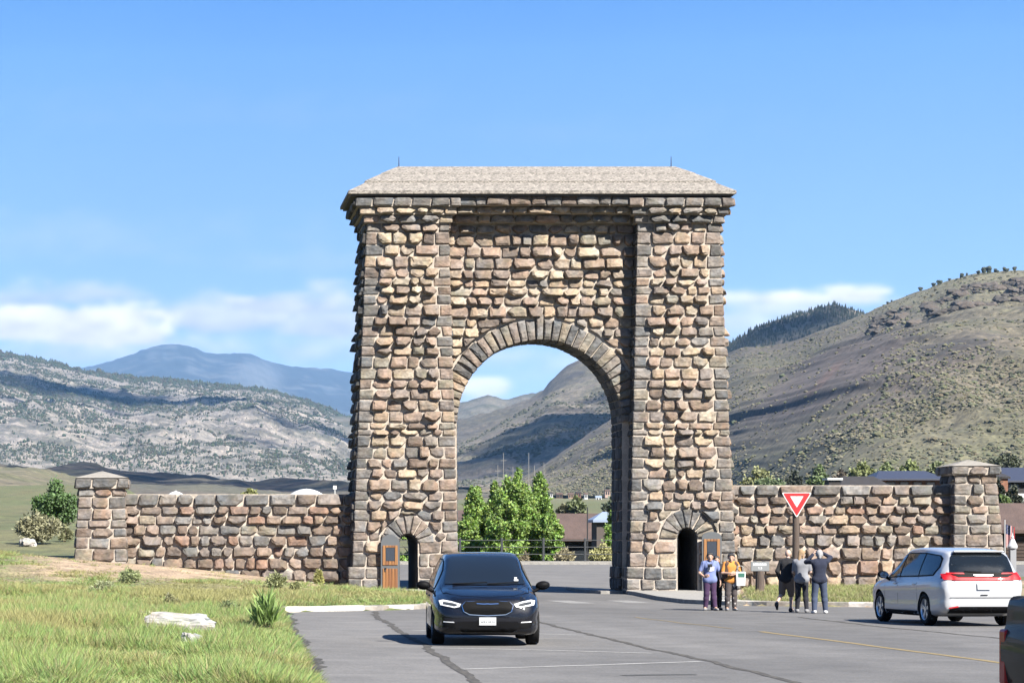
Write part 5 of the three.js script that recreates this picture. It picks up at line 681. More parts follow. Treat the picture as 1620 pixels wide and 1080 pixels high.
{
  const black = std('black hair', [0.012, 0.011, 0.011], { roughness: 0.6 }), asian = [0.56, 0.35, 0.25], shoeG = std('grey shoe', [0.28, 0.28, 0.29]), shoeD = std('dark shoe', [0.035, 0.035, 0.04]), shoeW = std('white shoe', [0.72, 0.72, 0.72]);
  // group in front of the right doorway
  const tee = canvasTex(256, 256, (c, w, h) => { c.fillStyle = '#7f90c4'; c.fillRect(0, 0, w, h); });
  const A = person('person in a blue T-shirt and purple trousers holding a camera before the right doorway', [1.46, 0, 23.2], -0.08, stand(1.60, { w: 1.08, elbows: [[0.27, 1.04, 0.0], [-0.285, 1.03, 0.02]], wrists: [[0.28, 0.80, 0.06], [-0.17, 0.93, 0.21]], hands: [[0.05, -1, 0.1], [0.6, 0.2, 0.6]], palms: [[-1, 0, 0], [0.4, 0.3, -0.6]], ankles: [[0.13, 0.085, 0.06], [-0.12, 0.085, -0.02]], toes: [[0.19, 0.035, 0.2], [-0.16, 0.035, 0.12]] }), { shirt: cloth('blue cotton', [0.20, 0.255, 0.50]), trousers: cloth('purple cotton', [0.055, 0.02, 0.075]), shoes: shoeG, hair: black, skin: asian, bulk: 1.0, sleeve: 0.36, loose: 0.02, hem: true });
  part('shirt_print', conform(A.shirt.geometry)([[-0.09, 1.10], [0.0, 1.075], [0.1, 1.10], [0.11, 1.21], [0.03, 1.235], [-0.07, 1.22]], 'z+', 0.006, 0.04), cloth('white print', [0.62, 0.62, 0.68]), A.shirt);
  const cam = thing('camera', 'small black camera hanging at the chest of the person in the blue T-shirt', 'camera', [1.42, 1.245, 23.41], -0.08); part('camera_body', rbox(0.13, 0.085, 0.055, 0.012), M.iron, cam); part('lens', new THREE.CylinderGeometry(0.034, 0.037, 0.07, 16).rotateX(Math.PI / 2).translate(0.01, 0, 0.06), M.iron, cam); part('strap', tube([[-0.065, 0.03, 0], [-0.11, 0.17, -0.07], [-0.09, 0.24, -0.2]], 0.006, 6), M.iron, cam); part('strap', tube([[0.065, 0.03, 0], [0.11, 0.17, -0.07], [0.09, 0.24, -0.2]], 0.006, 6), M.iron, cam);
  person('person in black standing half hidden between the blue T-shirt and the orange top', [1.72, 0, 22.75], 0.1, stand(1.50, { elbows: [[0.22, 0.98, 0.02], [-0.22, 0.98, 0.02]] }), { shirt: cloth('black jersey', [0.018, 0.018, 0.022]), trousers: cloth('black trousers', [0.012, 0.012, 0.014]), shoes: shoeD, hair: black, skin: asian, sleeve: 0.95, long: true });
  const pr = canvasTex(128, 128, (c, w, h) => { c.fillStyle = '#4a3f40'; c.fillRect(0, 0, w, h); const R = mulberry(3); c.fillStyle = '#c9c2bd'; for (let i = 0; i < 26; i++) c.fillRect(R() * w, R() * h, 4 + R() * 10, 6 + R() * 16); });
  pr.wrapS = pr.wrapT = THREE.RepeatWrapping;
  const Cc = person('person in an orange top and patterned trousers with arms folded over a bag', [2.02, 0, 23.3], 0.06, stand(1.58, { elbows: [[0.25, 1.04, 0.02], [-0.25, 1.04, 0.04]], wrists: [[0.03, 1.0, 0.22], [-0.06, 1.03, 0.23]], hands: [[-1, 0.1, 0.1], [1, 0.1, 0.1]], palms: [[0, 0, -1], [0, 0, -1]], face: [-0.25, -0.1, 1] }), { shirt: cloth('orange knit', [0.66, 0.27, 0.05]), trousers: cloth('patterned trousers', [0.075, 0.06, 0.06]), shoes: shoeG, hair: black, skin: asian, sleeve: 0.4, long: false, loose: 0.02 });
  for (const [x, y, z] of [[0.12, 0.55, 0.06], [0.08, 0.35, 0.07], [-0.1, 0.6, 0.075], [-0.13, 0.4, 0.055], [0.1, 0.22, 0.05], [-0.09, 0.25, 0.055], [0.07, 0.7, 0.1]]) part('print_patch', new THREE.SphereGeometry(1, 8, 6).scale(0.035, 0.06, 0.015).translate(x, y, z), cloth('pale print', [0.5, 0.48, 0.47]), Cc.t);
  part('waistcoat', sdf([cap([0.1, 1.25, -0.02], [0.12, 0.95, -0.02], 0.12, 0.125), cap([-0.1, 1.25, -0.02], [-0.12, 0.95, -0.02], 0.12, 0.125)], 0.014, 0.01), cloth('brown wool', [0.085, 0.045, 0.03]), Cc.t);
  const bag = thing('shopping_bag', 'white and green shopping bag hanging from the arm of the person in orange', 'bag', [2.25, 0.70, 23.38], 0.1); const bs = new THREE.Shape([[-0.11, 0], [0.11, 0], [0.125, 0.36], [-0.125, 0.36]].map((p) => new THREE.Vector2(...p))); part('bag_body', new THREE.ExtrudeGeometry(bs, { depth: 0.09, bevelEnabled: true, bevelSize: 0.015, bevelThickness: 0.015, bevelSegments: 2 }), cloth('white paper', [0.72, 0.74, 0.72]), bag); part('print', rbox(0.18, 0.11, 0.012, 0.004, 0.01, 0.28, 0.108), cloth('green print', [0.04, 0.16, 0.12]), bag); for (const z of [0.0, 0.09]) part('handle', tube([[-0.09, 0.38, z], [-0.06, 0.52, z], [0.06, 0.52, z], [0.09, 0.38, z]], 0.008, 6), cloth('cord', [0.5, 0.48, 0.42]), bag);
  // group by the yield sign, seen from behind
  const denim = cloth('blue jeans', [0.05, 0.07, 0.125]), navy = cloth('navy jacket', [0.010, 0.016, 0.042]), pale = [0.62, 0.42, 0.33];
  person('bald person in a black jersey and brown shorts walking, left foot raised behind', [3.22, 0, 24.8], Math.PI - 0.62, stand(1.70, { w: 1.02, pelvis: [0, 0.90, -0.02], head: [0, 1.56, 0.13], shoulders: [[0.17, 1.37, 0.05], [-0.18, 1.37, 0.07]], elbows: [[0.24, 1.10, -0.05], [-0.25, 1.09, 0.03]], wrists: [[0.23, 0.88, 0.08], [-0.22, 0.87, 0.18]], hips: [[0.09, 0.88, -0.02], [-0.09, 0.88, -0.02]], knees: [[0.11, 0.50, -0.05], [-0.10, 0.48, 0.09]], ankles: [[0.12, 0.24, -0.38], [-0.10, 0.085, 0.06]], toes: [[0.12, 0.09, -0.34], [-0.11, 0.035, 0.21]] }), { shirt: cloth('black jersey', [0.012, 0.012, 0.015]), trousers: cloth('brown shorts', [0.20, 0.15, 0.115]), shoes: shoeD, skin: pale, bulk: 0.98, sleeve: 0.95, legs: 0.5, loose: 0.035, hem: true });
  person('person with tousled blond hair in a grey T-shirt and dark trousers', [3.52, 0, 25.3], Math.PI - 0.25, stand(1.68, { face: [-0.65, -0.15, 0.75], elbows: [[0.22, 1.09, 0.06], [-0.22, 1.09, 0.06]], wrists: [[0.12, 0.98, 0.26], [-0.1, 1.0, 0.26]], ankles: [[0.12, 0.085, 0.03], [-0.13, 0.085, -0.04]], toes: [[0.15, 0.035, 0.18], [-0.17, 0.035, 0.1]] }), { shirt: cloth('grey jersey', [0.27, 0.28, 0.31]), trousers: cloth('dark trousers', [0.012, 0.013, 0.022]), shoes: shoeG, hair: std('blond hair', [0.36, 0.24, 0.13]), skin: pale, sleeve: 0.4, long: true, hem: true });
  const Fp = person('person in a navy jacket and jeans with raised arms, taking a picture', [3.76, 0, 26.3], Math.PI - 0.05, stand(1.68, { w: 1.1, elbows: [[0.31, 1.36, 0.20], [-0.32, 1.48, 0.16]], wrists: [[0.12, 1.56, 0.28], [-0.13, 1.60, 0.26]], hands: [[-0.4, 0.8, 0.3], [0.4, 0.8, 0.3]], palms: [[-1, 0, 0.3], [1, 0, 0.3]], ankles: [[0.14, 0.085, -0.06], [-0.16, 0.085, 0.0]], toes: [[0.17, 0.035, 0.1], [-0.22, 0.035, 0.14]], knees: [[0.12, 0.49, 0.03], [-0.13, 0.49, 0.02]] }), { shirt: navy, trousers: denim, shoes: shoeW, hair: std('grey hair', [0.38, 0.38, 0.39]), skin: pale, bulk: 1.02, sleeve: 0.98, hem: true, loose: 0.024, fringe: false });
  const ph = thing('phone', 'small phone held up by the person in the navy jacket', 'phone', [3.77, 1.63, 26.0], Math.PI); part('phone_body', rbox(0.16, 0.08, 0.012, 0.005), M.iron, ph); part('screen', rbox(0.146, 0.068, 0.003, 0.001, 0, 0, -0.008), phys('phone glass', [0.02, 0.02, 0.03], { roughness: 0.1 }), ph);
}
// ---------------------------------------------------------------- signs, sidewalk, road marks
const groundAt = (x, z) => { const inL = x < interp(KL, z), inR = x > interp(KR, z); return z > -3 && !inL && !inR ? 0 : groundY(x, z); };
{
  const logT = dataTex(256, (u, v) => { const g = fbm(u * 30, v * 2, 4, 181, 2), s = fbm(u * 6, v * 3, 3, 183, 1), k = 0.55 + 0.6 * (g - 0.5) + 0.3 * s; return [k, k * 0.96, k * 0.92]; }, true);
  const logM = std('weathered log', [0.27, 0.215, 0.185], { map: logT, bumpMap: logT, bumpScale: 0.02 });
  const log = (r, h) => { const g = new THREE.CylinderGeometry(r * 0.94, r * 1.03, h, 18, 6); const p = g.attributes.position; for (let i = 0; i < p.count; i++) { const a = Math.atan2(p.getZ(i), p.getX(i)), q = Math.hypot(p.getX(i), p.getZ(i)); if (q > 0.01) { const s = 1 + 0.06 * (vnoise(a * 3 + 9, p.getY(i) * 3, 5) - 0.5); p.setX(i, p.getX(i) * s); p.setZ(i, p.getZ(i) * s); } } g.translate(0, h / 2, 0); g.computeVertexNormals(); return g; };
  const yd = 87.5, [yx] = at(1260, 880, yd), yz = CZ - yd, gy = groundAt(yx, yz), y = thing('yield_sign', 'red and white triangular yield sign on a thick brown log post', 'road sign', [yx, gy, yz]);
  const top = CY + (VY - 779) * yd / F - gy, W = 0.955, Ht = 0.80, cy = top - Ht;
  part('post', log(0.11, cy + 0.42), logM, y);
  const tri = (s, r) => { const h = Ht * s, w = W / 2 * s, P = [[-w, Ht], [w, Ht], [0, Ht - h]], sh = new THREE.Shape(); const c = [0, Ht - h / 3]; const Q = P.map((p, i) => { const a = P[(i + 2) % 3], b = P[(i + 1) % 3], la = Math.hypot(a[0] - p[0], a[1] - p[1]), lb = Math.hypot(b[0] - p[0], b[1] - p[1]); return [mixp(p, a, r / la), p, mixp(p, b, r / lb)]; }); Q.forEach((q, i) => { i ? sh.lineTo(...q[0]) : sh.moveTo(...q[0]); sh.quadraticCurveTo(...q[1], ...q[2]); }); return sh; };
  const ex = (sh, d) => new THREE.ExtrudeGeometry(sh, { depth: d, bevelEnabled: false, curveSegments: 6 });
  const border = ex(tri(1, 0.07), 0.006); border.translate(0, cy, 0.125); part('sign_panel', border, std('white sheeting', [0.80, 0.80, 0.78], { roughness: 0.45 }), y);
  const red = ex(tri(0.905, 0.06), 0.003); red.translate(0, cy - Ht * 0.0255, 0.1325); part('red_band', red, std('red sheeting', [0.80, 0.022, 0.025], { roughness: 0.4 }), y);
  const ctr = ex(tri(0.44, 0.02), 0.003); ctr.translate(0, cy - Ht * 0.147, 0.137); part('white_centre', ctr, std('white sheeting', [0.80, 0.80, 0.79], { roughness: 0.45 }), y);
  for (const [bx, by] of [[0, Ht - 0.1], [0, 0.2]]) part('bolt', new THREE.CylinderGeometry(0.014, 0.014, 0.012, 8).rotateX(Math.PI / 2).translate(bx, cy + by, 0.145), M.darkMetal, y);
  // low information sign on a stump
  const sd = 91, [sx] = at(1203, 920, sd), sz = CZ - sd, sg = groundAt(sx, sz), st = thing('low_sign', 'low grey sign with white lettering on a log stump by the wall', 'sign', [sx, sg - 0.05, sz]);
  const sH = CY + (VY - 903) * sd / F - sg; part('stump', log(0.145, sH + 0.05), logM, st);
  const face = canvasTex(256, 128, (c, w, h) => { c.fillStyle = '#85888a'; c.fillRect(0, 0, w, h); c.fillStyle = '#eceef0'; c.font = 'bold 42px sans-serif'; c.textAlign = 'center'; c.fillText('P··· ···', w * 0.46, 50); for (let i = 0; i < 8; i++) c.fillRect(28 + i * 25, 18, 17, 34); c.fillStyle = '#85888a'; for (let i = 0; i < 8; i++) c.fillRect(33 + i * 25, 26 + (i % 3) * 4, 7, 6); c.fillStyle = '#eceef0'; c.font = 'bold 44px sans-serif'; c.fillText('1.5', w / 2, 104); });
  const board = part('sign_board', rbox(0.60, 0.32, 0.05, 0.012, 0, sH + 0.2, 0.02), std('grey board', [0.24, 0.245, 0.25]), st); part('sign_face', new THREE.PlaneGeometry(0.57, 0.29).translate(0, sH + 0.2, 0.047), std('sign face', 0xffffff, { map: face, roughness: 0.6 }), board);
}
{ // concrete walk by the right tower, pads at the doorways, edge of the passage
  const flat = (pts, y0, y1) => { const s = new THREE.Shape(pts.map(([x, z]) => new THREE.Vector2(x, -z))), g = new THREE.ExtrudeGeometry(s, { depth: y1 - y0, bevelEnabled: true, bevelSize: 0.012, bevelThickness: 0.012, bevelSegments: 2 }); g.rotateX(-Math.PI / 2); g.translate(0, y0, 0); return g; };
  struct('sidewalk', flat([[2.35, 14.6], [3.1, 17.1], [3.65, 17.4], [4.3, 12], [5.2, 5], [6.95, 0.3], [6.95, -0.2], [3.0, -0.2], [2.95, 2], [2.35, 10]], -0.1, 0.12), concrete);
  struct('pavement', flat([[-6.05, 1.9], [-3.6, 1.9], [-3.35, -0.2], [-6.2, -0.2]], -0.1, 0.17), concrete);
  struct('pavement', flat([[1.85, -7.5], [3.0, -6.2], [3.0, -0.6], [2.15, -0.6]], -0.1, 0.10), concrete);
  struct('kerb', merge([flat([[-60, -40.6], [70, -40.6], [70, -42.4], [-60, -42.4]], 0.5, 0.87)]), concrete);
  const pl = part('door_floor', merge([flat([[-5.3, 0.1], [-4.5, 0.1], [-4.5, -3.6], [-5.3, -3.6]], -0.1, 0.075), flat([[4.75, 0.1], [5.6, 0.1], [5.6, -3.6], [4.75, -3.6]], -0.1, 0.128)]), concrete, arch);
}
function ribbon(name, label, pts, w, mat, rough, seed, uvs = 1.5) { // ragged thin sheet along [x, z] points on the road
  const pos = [], uv = [], idx = []; let L = 0, n = 0; for (let i = 1; i < pts.length; i++) { const [x0, z0] = pts[i - 1], [x1, z1] = pts[i], l = Math.hypot(x1 - x0, z1 - z0), m = Math.ceil(l / 0.07); for (let k = i > 1 ? 1 : 0; k <= m; k++) { const t = k / m, s = L + t * l, nx = -(z1 - z0) / l, nz = (x1 - x0) / l, wob = (fbm(s * 0.6, seed, 3, 5) - 0.5) * rough * 4, a = w * 0.5 * (1 + (fbm(s * 2.6, 3, 3, seed) - 0.5) * rough * 14), b = w * 0.5 * (1 + (fbm(s * 2.6, 9, 3, seed + 5) - 0.5) * rough * 14), cx = lerp(x0, x1, t) + nx * wob, cz = lerp(z0, z1, t) + nz * wob; for (const [o, u] of [[-Math.max(0.01, a), 0], [Math.max(0.01, b), 1]]) { const X = cx + nx * o, Z = cz + nz * o; pos.push(X, roadY(Z) + 0.005, Z); uv.push(u * w / uvs, s / uvs); } if (n++) { const q = pos.length / 3 - 4; idx.push(q, q + 1, q + 2, q + 1, q + 3, q + 2); } } L += l; }
  const g = geoOf(pos, idx, uv); g.computeVertexNormals(); return struct(name, g, mat);
}
{
  const tarT = dataTex(256, (u, v) => { const a = fbm(u * 20, v * 20, 4, 191, 20), k = 0.5 + 1.0 * (a - 0.45); return [k, k * 0.98, k * 0.95]; }, true);
  const tar = std('crumbled asphalt', [0.20, 0.185, 0.165], { map: tarT, bumpMap: tarT, bumpScale: 0.03, roughness: 1 }), wp = std('worn white paint', [0.66, 0.65, 0.62], { map: gritTint }), yp = std('worn yellow paint', [0.46, 0.34, 0.13], { map: gritTint }), faint = std('faded paint', [0.44, 0.43, 0.41], { map: gritTint }), dirt = std('gravelly edge', [0.17, 0.16, 0.14], { map: tarT, bumpMap: tarT, bumpScale: 0.03 });
  ribbon('road_seam', '', [[-7.9, 24.2], [-8.25, 30], [-8.75, 48], [-9.26, 62.5], [-9.6, 78]], 0.15, tar, 0.05, 7); ribbon('road_seam', '', [[-4.5, 24], [-4.7, 35], [-4.85, 50], [-4.9, 62.5], [-5.0, 80]], 0.13, tar, 0.05, 17); ribbon('road_seam', '', [[2.35, 30], [2.55, 40], [3.0, 46], [3.3, 56]], 0.11, tar, 0.06, 27);
  ribbon('path_edge', '', [[-10.4, 25.3], [-10.72, 36], [-11.1, 50], [-11.42, 62], [-12, 80]], 0.22, dirt, 0.1, 37);
  ribbon('lane_line', '', [[-1.75, 30], [-1.5, 34.7], [-1.1, 39]], 0.07, yp, 0.03, 47); ribbon('lane_line', '', [[-0.95, 41], [-0.72, 46], [-0.5, 51], [-0.3, 58]], 0.15, yp, 0.03, 49);
  ribbon('parking_line', '', [[-8.9, 49.9], [-7.0, 51.0], [-5.2, 52.4]], 0.17, wp, 0.03, 57); ribbon('parking_line', '', [[-9.1, 58.3], [-7.0, 57.0], [-5.0, 55.6]], 0.17, wp, 0.03, 59); ribbon('parking_line', '', [[-8.3, 40.2], [-6.4, 41.9], [-5.0, 43.4]], 0.17, wp, 0.03, 61);
  ribbon('crossing_bar', '', [[-1.0, 10.6], [-0.75, 14.6]], 0.8, faint, 0.008, 67); ribbon('crossing_bar', '', [[0.95, 10.4], [1.1, 14.0]], 0.75, faint, 0.008, 69);
  ribbon('oil_stain', '', [[-7.0, 60.2], [-6.5, 60.0], [-5.9, 59.9]], 0.26, std('oil stain', [0.10, 0.097, 0.092], { map: gritTint }), 0.06, 71);
}
// ---------------------------------------------------------------- grass, shrubs, trees, rocks
const leafM = (name, c, tr = 0.25) => phys(name, c, { vertexColors: true, roughness: 0.7, transmission: tr, thickness: 0, side: THREE.DoubleSide });
const white3 = [1, 1, 1];
function leafCloud(seed, n, inside, size, o = {}) { // n folded leaves through a volume; inside(R) gives [x, y, z, outward]
  const R = mulberry(seed), pos = [], col = [], idx = [];
  for (let i = 0; i < n; i++) {
    const [x, y, z] = inside(R, i), s = size * (0.6 + 0.8 * R()), a = R() * 6.283, e = (R() - 0.5) * (o.flatten ?? 2.2), dx = Math.cos(a) * Math.cos(e), dy = Math.sin(e) - (o.droop ?? 0.25), dz = Math.sin(a) * Math.cos(e), d = new THREE.Vector3(dx, dy, dz).normalize(), w = new THREE.Vector3(R() - 0.5, R() - 0.5, R() - 0.5).cross(d).normalize().multiplyScalar(s * (o.width ?? 0.34)), k = 0.72 + 0.5 * R(), c = o.tint ? o.tint(R) : [k, k, k], b = pos.length / 3;
    pos.push(x, y, z, x + d.x * s * 0.5 + w.x, y + d.y * s * 0.5 + w.y, z + d.z * s * 0.5 + w.z, x + d.x * s, y + d.y * s, z + d.z * s, x + d.x * s * 0.5 - w.x, y + d.y * s * 0.5 - w.y, z + d.z * s * 0.5 - w.z); for (let q = 0; q < 4; q++) col.push(...c); idx.push(b, b + 1, b + 2, b, b + 2, b + 3);
  }
  const g = geoOf(pos, idx, null, col); g.computeVertexNormals(); return g;
}
const clumpy = (lobes) => (R) => { const [cx, cy, cz, rx, ry, rz] = lobes[Math.floor(R() * lobes.length)]; let a, b, c, l; do { a = R() * 2 - 1; b = R() * 2 - 1; c = R() * 2 - 1; l = Math.hypot(a, b, c); } while (l > 1 || l < 0.01); const s = Math.pow(R(), 0.35) / l * Math.max(l, 0.55); return [cx + a * rx * s, cy + b * ry * s, cz + c * rz * s]; };
const bark = std('grey bark', [0.20, 0.17, 0.13]), twig = std('twig', [0.16, 0.12, 0.08]);
{ // young cottonwoods behind the railing, seen through the arch
  const leaf = leafM('cottonwood leaf', [0.32, 0.52, 0.07], 0.4), mk = (seed, h, w, n) => { const R = mulberry(seed), L = []; for (let i = 0; i < 46; i++) { const t = Math.pow(R(), 0.9), y = h * (0.05 + 0.9 * t), r = w * (0.42 + 0.78 * Math.pow(Math.sin(Math.PI * Math.min(1, 0.22 + 0.78 * t)), 0.8)) * (0.7 + 0.5 * R()), a = R() * 6.283; L.push([Math.cos(a) * r * 0.7, y, Math.sin(a) * r * 0.7, r * 0.42 + 0.1, h * (0.07 + 0.05 * R()), r * 0.42 + 0.1]); } for (let i = 0; i < 3; i++) L.push([(R() - 0.5) * w * 0.7, h * (0.86 + 0.05 * i), 0, w * 0.22, h * 0.08, w * 0.22]); return leafCloud(seed, n, clumpy(L), 0.125, { width: 0.42, droop: -0.15, tint: (q) => { const k = 0.45 + 0.8 * q(); return [k * (0.75 + 0.45 * q()), k, k * 0.8]; } }); };
  const tree = (label, px, py, d, h, w, seed, n = 15000, group) => { const [x, , z] = at(px, py, d), gy = groundY(x, z), t = thing('cottonwood_tree', label, 'tree', [x, gy, z], seed, group); part('trunk', merge([rod([0, 0, 0], [0.03, h * 0.85, 0], 0.07, 0.02, 7), ...[0, 1, 2, 3, 4, 5].map((i) => rod([0, h * (0.15 + i * 0.11), 0], [Math.cos(i * 2.4) * w * 0.7, h * (0.32 + i * 0.11), Math.sin(i * 2.4) * w * 0.7], 0.03, 0.012, 5))]), bark, t); part('crown', mk(seed, h, w, n), leaf, t); };
  const hAt = (py, d, x, z) => CY + (VY - py) * d / F - groundY(x, z);
  for (const [label, px, top, w, d, seed] of [['leftmost and lowest young green tree of the row behind the railing', 752, 772, 0.62, 150, 3], ['slim young tree with a pointed crown, second of the row behind the railing', 783, 764, 0.72, 153, 5], ['tallest pointed young tree in the middle of the row behind the railing', 817, 742, 0.85, 149, 7], ['young green tree behind the gap between the two pointed ones', 835, 782, 0.75, 155, 9], ['young green tree with a narrow top at the right end of the row', 853, 752, 0.75, 150, 11], ['broad young tree filling the left part of the row behind the railing', 768, 800, 0.8, 156, 21], ['broad young tree filling the middle of the row, in front of the tallest one', 800, 792, 0.8, 146, 23], ['low bushy young tree at the right foot of the row behind the railing', 868, 812, 0.62, 148, 13], ['low bushy young tree at the left foot of the row behind the railing', 740, 818, 0.6, 148, 15]]) { const [x, , z] = at(px, 855, d); tree(label, px, 855, d, hAt(top, d, x, z), w, seed); }
  for (const [label, px, top, w, d, seed] of [['green tree showing through the small left doorway', 647, 815, 0.9, 152, 19], ['slender green tree half hidden by the right side of the arch opening', 974, 806, 0.55, 148, 17]]) { const [x, , z] = at(px, 855, d); tree(label, px, 855, d, hAt(top, d, x, z), w, seed, 9000); }
}
function bush(name, label, px, pyTop, pyBase, d, wPx, color, seed, o = {}) {
  const S = F / d, [x, yb, z] = at(px, pyBase, d), h = (pyBase - pyTop) / S, w = wPx / S / 2, R = mulberry(seed), L = []; const n = o.lobes || 12;
  for (let i = 0; i < n; i++) { const a = R() * 6.283, r = Math.sqrt(R()) * w * 0.72, y = h * (0.14 + 0.58 * R()) * (1 - 0.35 * r / w), q = (0.28 + 0.2 * R()) * Math.min(w, h); L.push([Math.cos(a) * r, y, Math.sin(a) * r * 0.8, q * 1.1, q, q]); } L.push([0, h * 0.72, 0, w * 0.4, h * 0.27, w * 0.4]); L.push([0, h * 0.26, 0, w * 0.85, h * 0.28, w * 0.7]);
  const t = thing(name, label, o.cat || 'bush', [x, o.y ?? yb, z], 0, o.group); part('stem', merge([0, 1, 2, 3, 4].map((i) => rod([0, -0.1, 0], [Math.cos(i * 1.3) * w * 0.5, h * 0.6, Math.sin(i * 1.3) * w * 0.4], 0.02 + w * 0.012, 0.008, 5))), twig, t);
  part('foliage', leafCloud(seed, o.n || 2600, clumpy(L), o.leaf || Math.max(0.06, h * 0.06), { droop: o.droop ?? -0.3, width: o.width ?? 0.3, tint: (q) => { const k = 0.6 + 0.75 * q(); return [k, k, k]; } }), leafM(name + ' leaf', color, 0.25), t); return t;
}
bush('green_bush', 'dense dark green bush behind the left stone pillar', 88, 752, 840, 128, 78, [0.10, 0.205, 0.04], 21, { n: 24000, leaf: 0.11, lobes: 26, width: 0.4 });
bush('sagebrush', 'big pale sagebrush in front of the dark bush at the left edge', 58, 808, 854, 114, 78, [0.36, 0.35, 0.19], 23, { n: 9000, width: 0.16, leaf: 0.17, lobes: 22 });
bush('sagebrush', 'small pale sagebrush at the foot of the dark bush by the left pillar', 102, 828, 856, 116, 26, [0.30, 0.31, 0.14], 24, { n: 1600, width: 0.14, leaf: 0.14 });
bush('rabbitbrush', 'pale beige bush behind the railing below the trees', 894, 866, 894, 142.5, 34, [0.42, 0.37, 0.21], 25, { n: 6000, width: 0.22, leaf: 0.14 });
bush('rabbitbrush', 'yellow green bush behind the railing beside the right side of the arch', 955, 860, 893, 142.5, 44, [0.46, 0.45, 0.17], 26, { n: 8000, width: 0.22, leaf: 0.15 });
bush('rabbitbrush', 'small dull bush behind the railing under the left trees', 832, 872, 893, 142.5, 22, [0.30, 0.25, 0.14], 27, { n: 1500, width: 0.16, leaf: 0.12 });
const nearBush = (label, px, py, d, w, h, color, seed, o = {}) => { const [x, , z] = at(px, py, d), y = groundAt(x, z), S = F / d; return bush(o.name || 'shrub', label, px, py - h, py, d, w, color, seed, { y, ...o }); };
const onGround = (px, py) => { let lo = 30, hi = 112; for (let i = 0; i < 40; i++) { const m = (lo + hi) / 2, [x, y, z] = at(px, py, m); if (y > groundAt(x, z)) lo = m; else hi = m; } return lo; }; // where the line of sight meets the ground
for (const [label, px, py, w, h, c, seed, o] of [
  ['round grey green shrub on the grass before the left wall, nearest the pillar', 204, 922, 44, 24, [0.34, 0.40, 0.16], 31, {}],
  ['grey green shrub at the foot of the left wall, near the tower', 438, 930, 34, 26, [0.38, 0.41, 0.17], 32, {}],
  ['low green shrub on the bare strip, right of the shrub by the wall', 470, 934, 22, 14, [0.38, 0.40, 0.15], 33, {}],
  ['small upright tuft in front of the wall close to the left tower', 505, 924, 12, 24, [0.48, 0.48, 0.14], 34, {}],
  ['low dark green shrub in the middle of the grass', 358, 972, 46, 22, [0.25, 0.32, 0.12], 35, {}],
  ['small dull shrub behind the long white rock', 268, 958, 30, 20, [0.34, 0.34, 0.15], 36, {}],
  ['tall bright green clump of blades beside the start of the path', 422, 996, 44, 46, [0.30, 0.46, 0.11], 37, { width: 0.05, leaf: 0.4, droop: -1.6, n: 420, lobes: 7 }],
  ['grey sagebrush growing over the left end of the long white rock', 232, 992, 66, 26, [0.42, 0.43, 0.25], 38, { width: 0.14 }],
  ['broad grey shrub low in the grass under the bare strip', 160, 936, 54, 18, [0.42, 0.46, 0.23], 39, {}],
]) { const d = onGround(px, py); nearBush(label, px, py, d, w, h, c, seed, { n: 1800, width: 0.13, lobes: 9, leaf: Math.max(0.09, h * d / F * 0.24), ...o }); }
// rocks
function rockGeo(seed, sx, sy, sz) { const g = new THREE.IcosahedronGeometry(1, 4), p = g.attributes.position; for (let i = 0; i < p.count; i++) { const v = V3([p.getX(i), p.getY(i), p.getZ(i)]), n = fbm(v.x * 2.4 + seed, v.y * 2.4 + v.z * 2.1, 5, seed) - 0.5, k = 1 + n * 0.55 - 0.16 * smooth(0.55, 0.72, ridged(v.x * 2.2 + seed, v.z * 2 + v.y, 3, seed)); for (const a of ['x', 'y', 'z']) v[a] = Math.sign(v[a]) * Math.pow(Math.abs(v[a]), 0.75); v.multiplyScalar(k); p.setXYZ(i, v.x * sx, v.y * sy, v.z * sz); } g.computeVertexNormals(); const q = g.attributes.uv; return g; }
const rocksAt = [];
const paleRock = std('pale rock', [0.56, 0.55, 0.53], { map: rockTint, bumpMap: rockBump, bumpScale: 0.05 });
for (const [label, px, py, w, h, turn, seed] of [['long pale boulder lying in the grass in the left foreground', 288, 1004, 132, 29, -0.12, 41], ['smaller pale rock lying in front of the long boulder', 302, 1028, 38, 24, 0.3, 42], ['flat little pale stone in the grass right of the boulders', 398, 1032, 20, 6, 0.1, 43], ['pale rock lying under the sagebrush at the left edge', 43, 858, 30, 12, 0.2, 44]]) { const d = onGround(px, py), S = F / d, [x, , z] = at(px, py, d), y = groundAt(x, z), t = tag(part('boulder', rockGeo(seed, w / S / 2.2, h / S * 0.78, h / S * 0.9), paleRock, scene), label, 'rock'); t.name = numbered('boulder'); t.position.set(x, y + h / S * 0.4, z); t.rotation.set(0, turn, -0.06); rocksAt.push([x, z, w / S / 2.2, h / S * 0.8, turn]); }
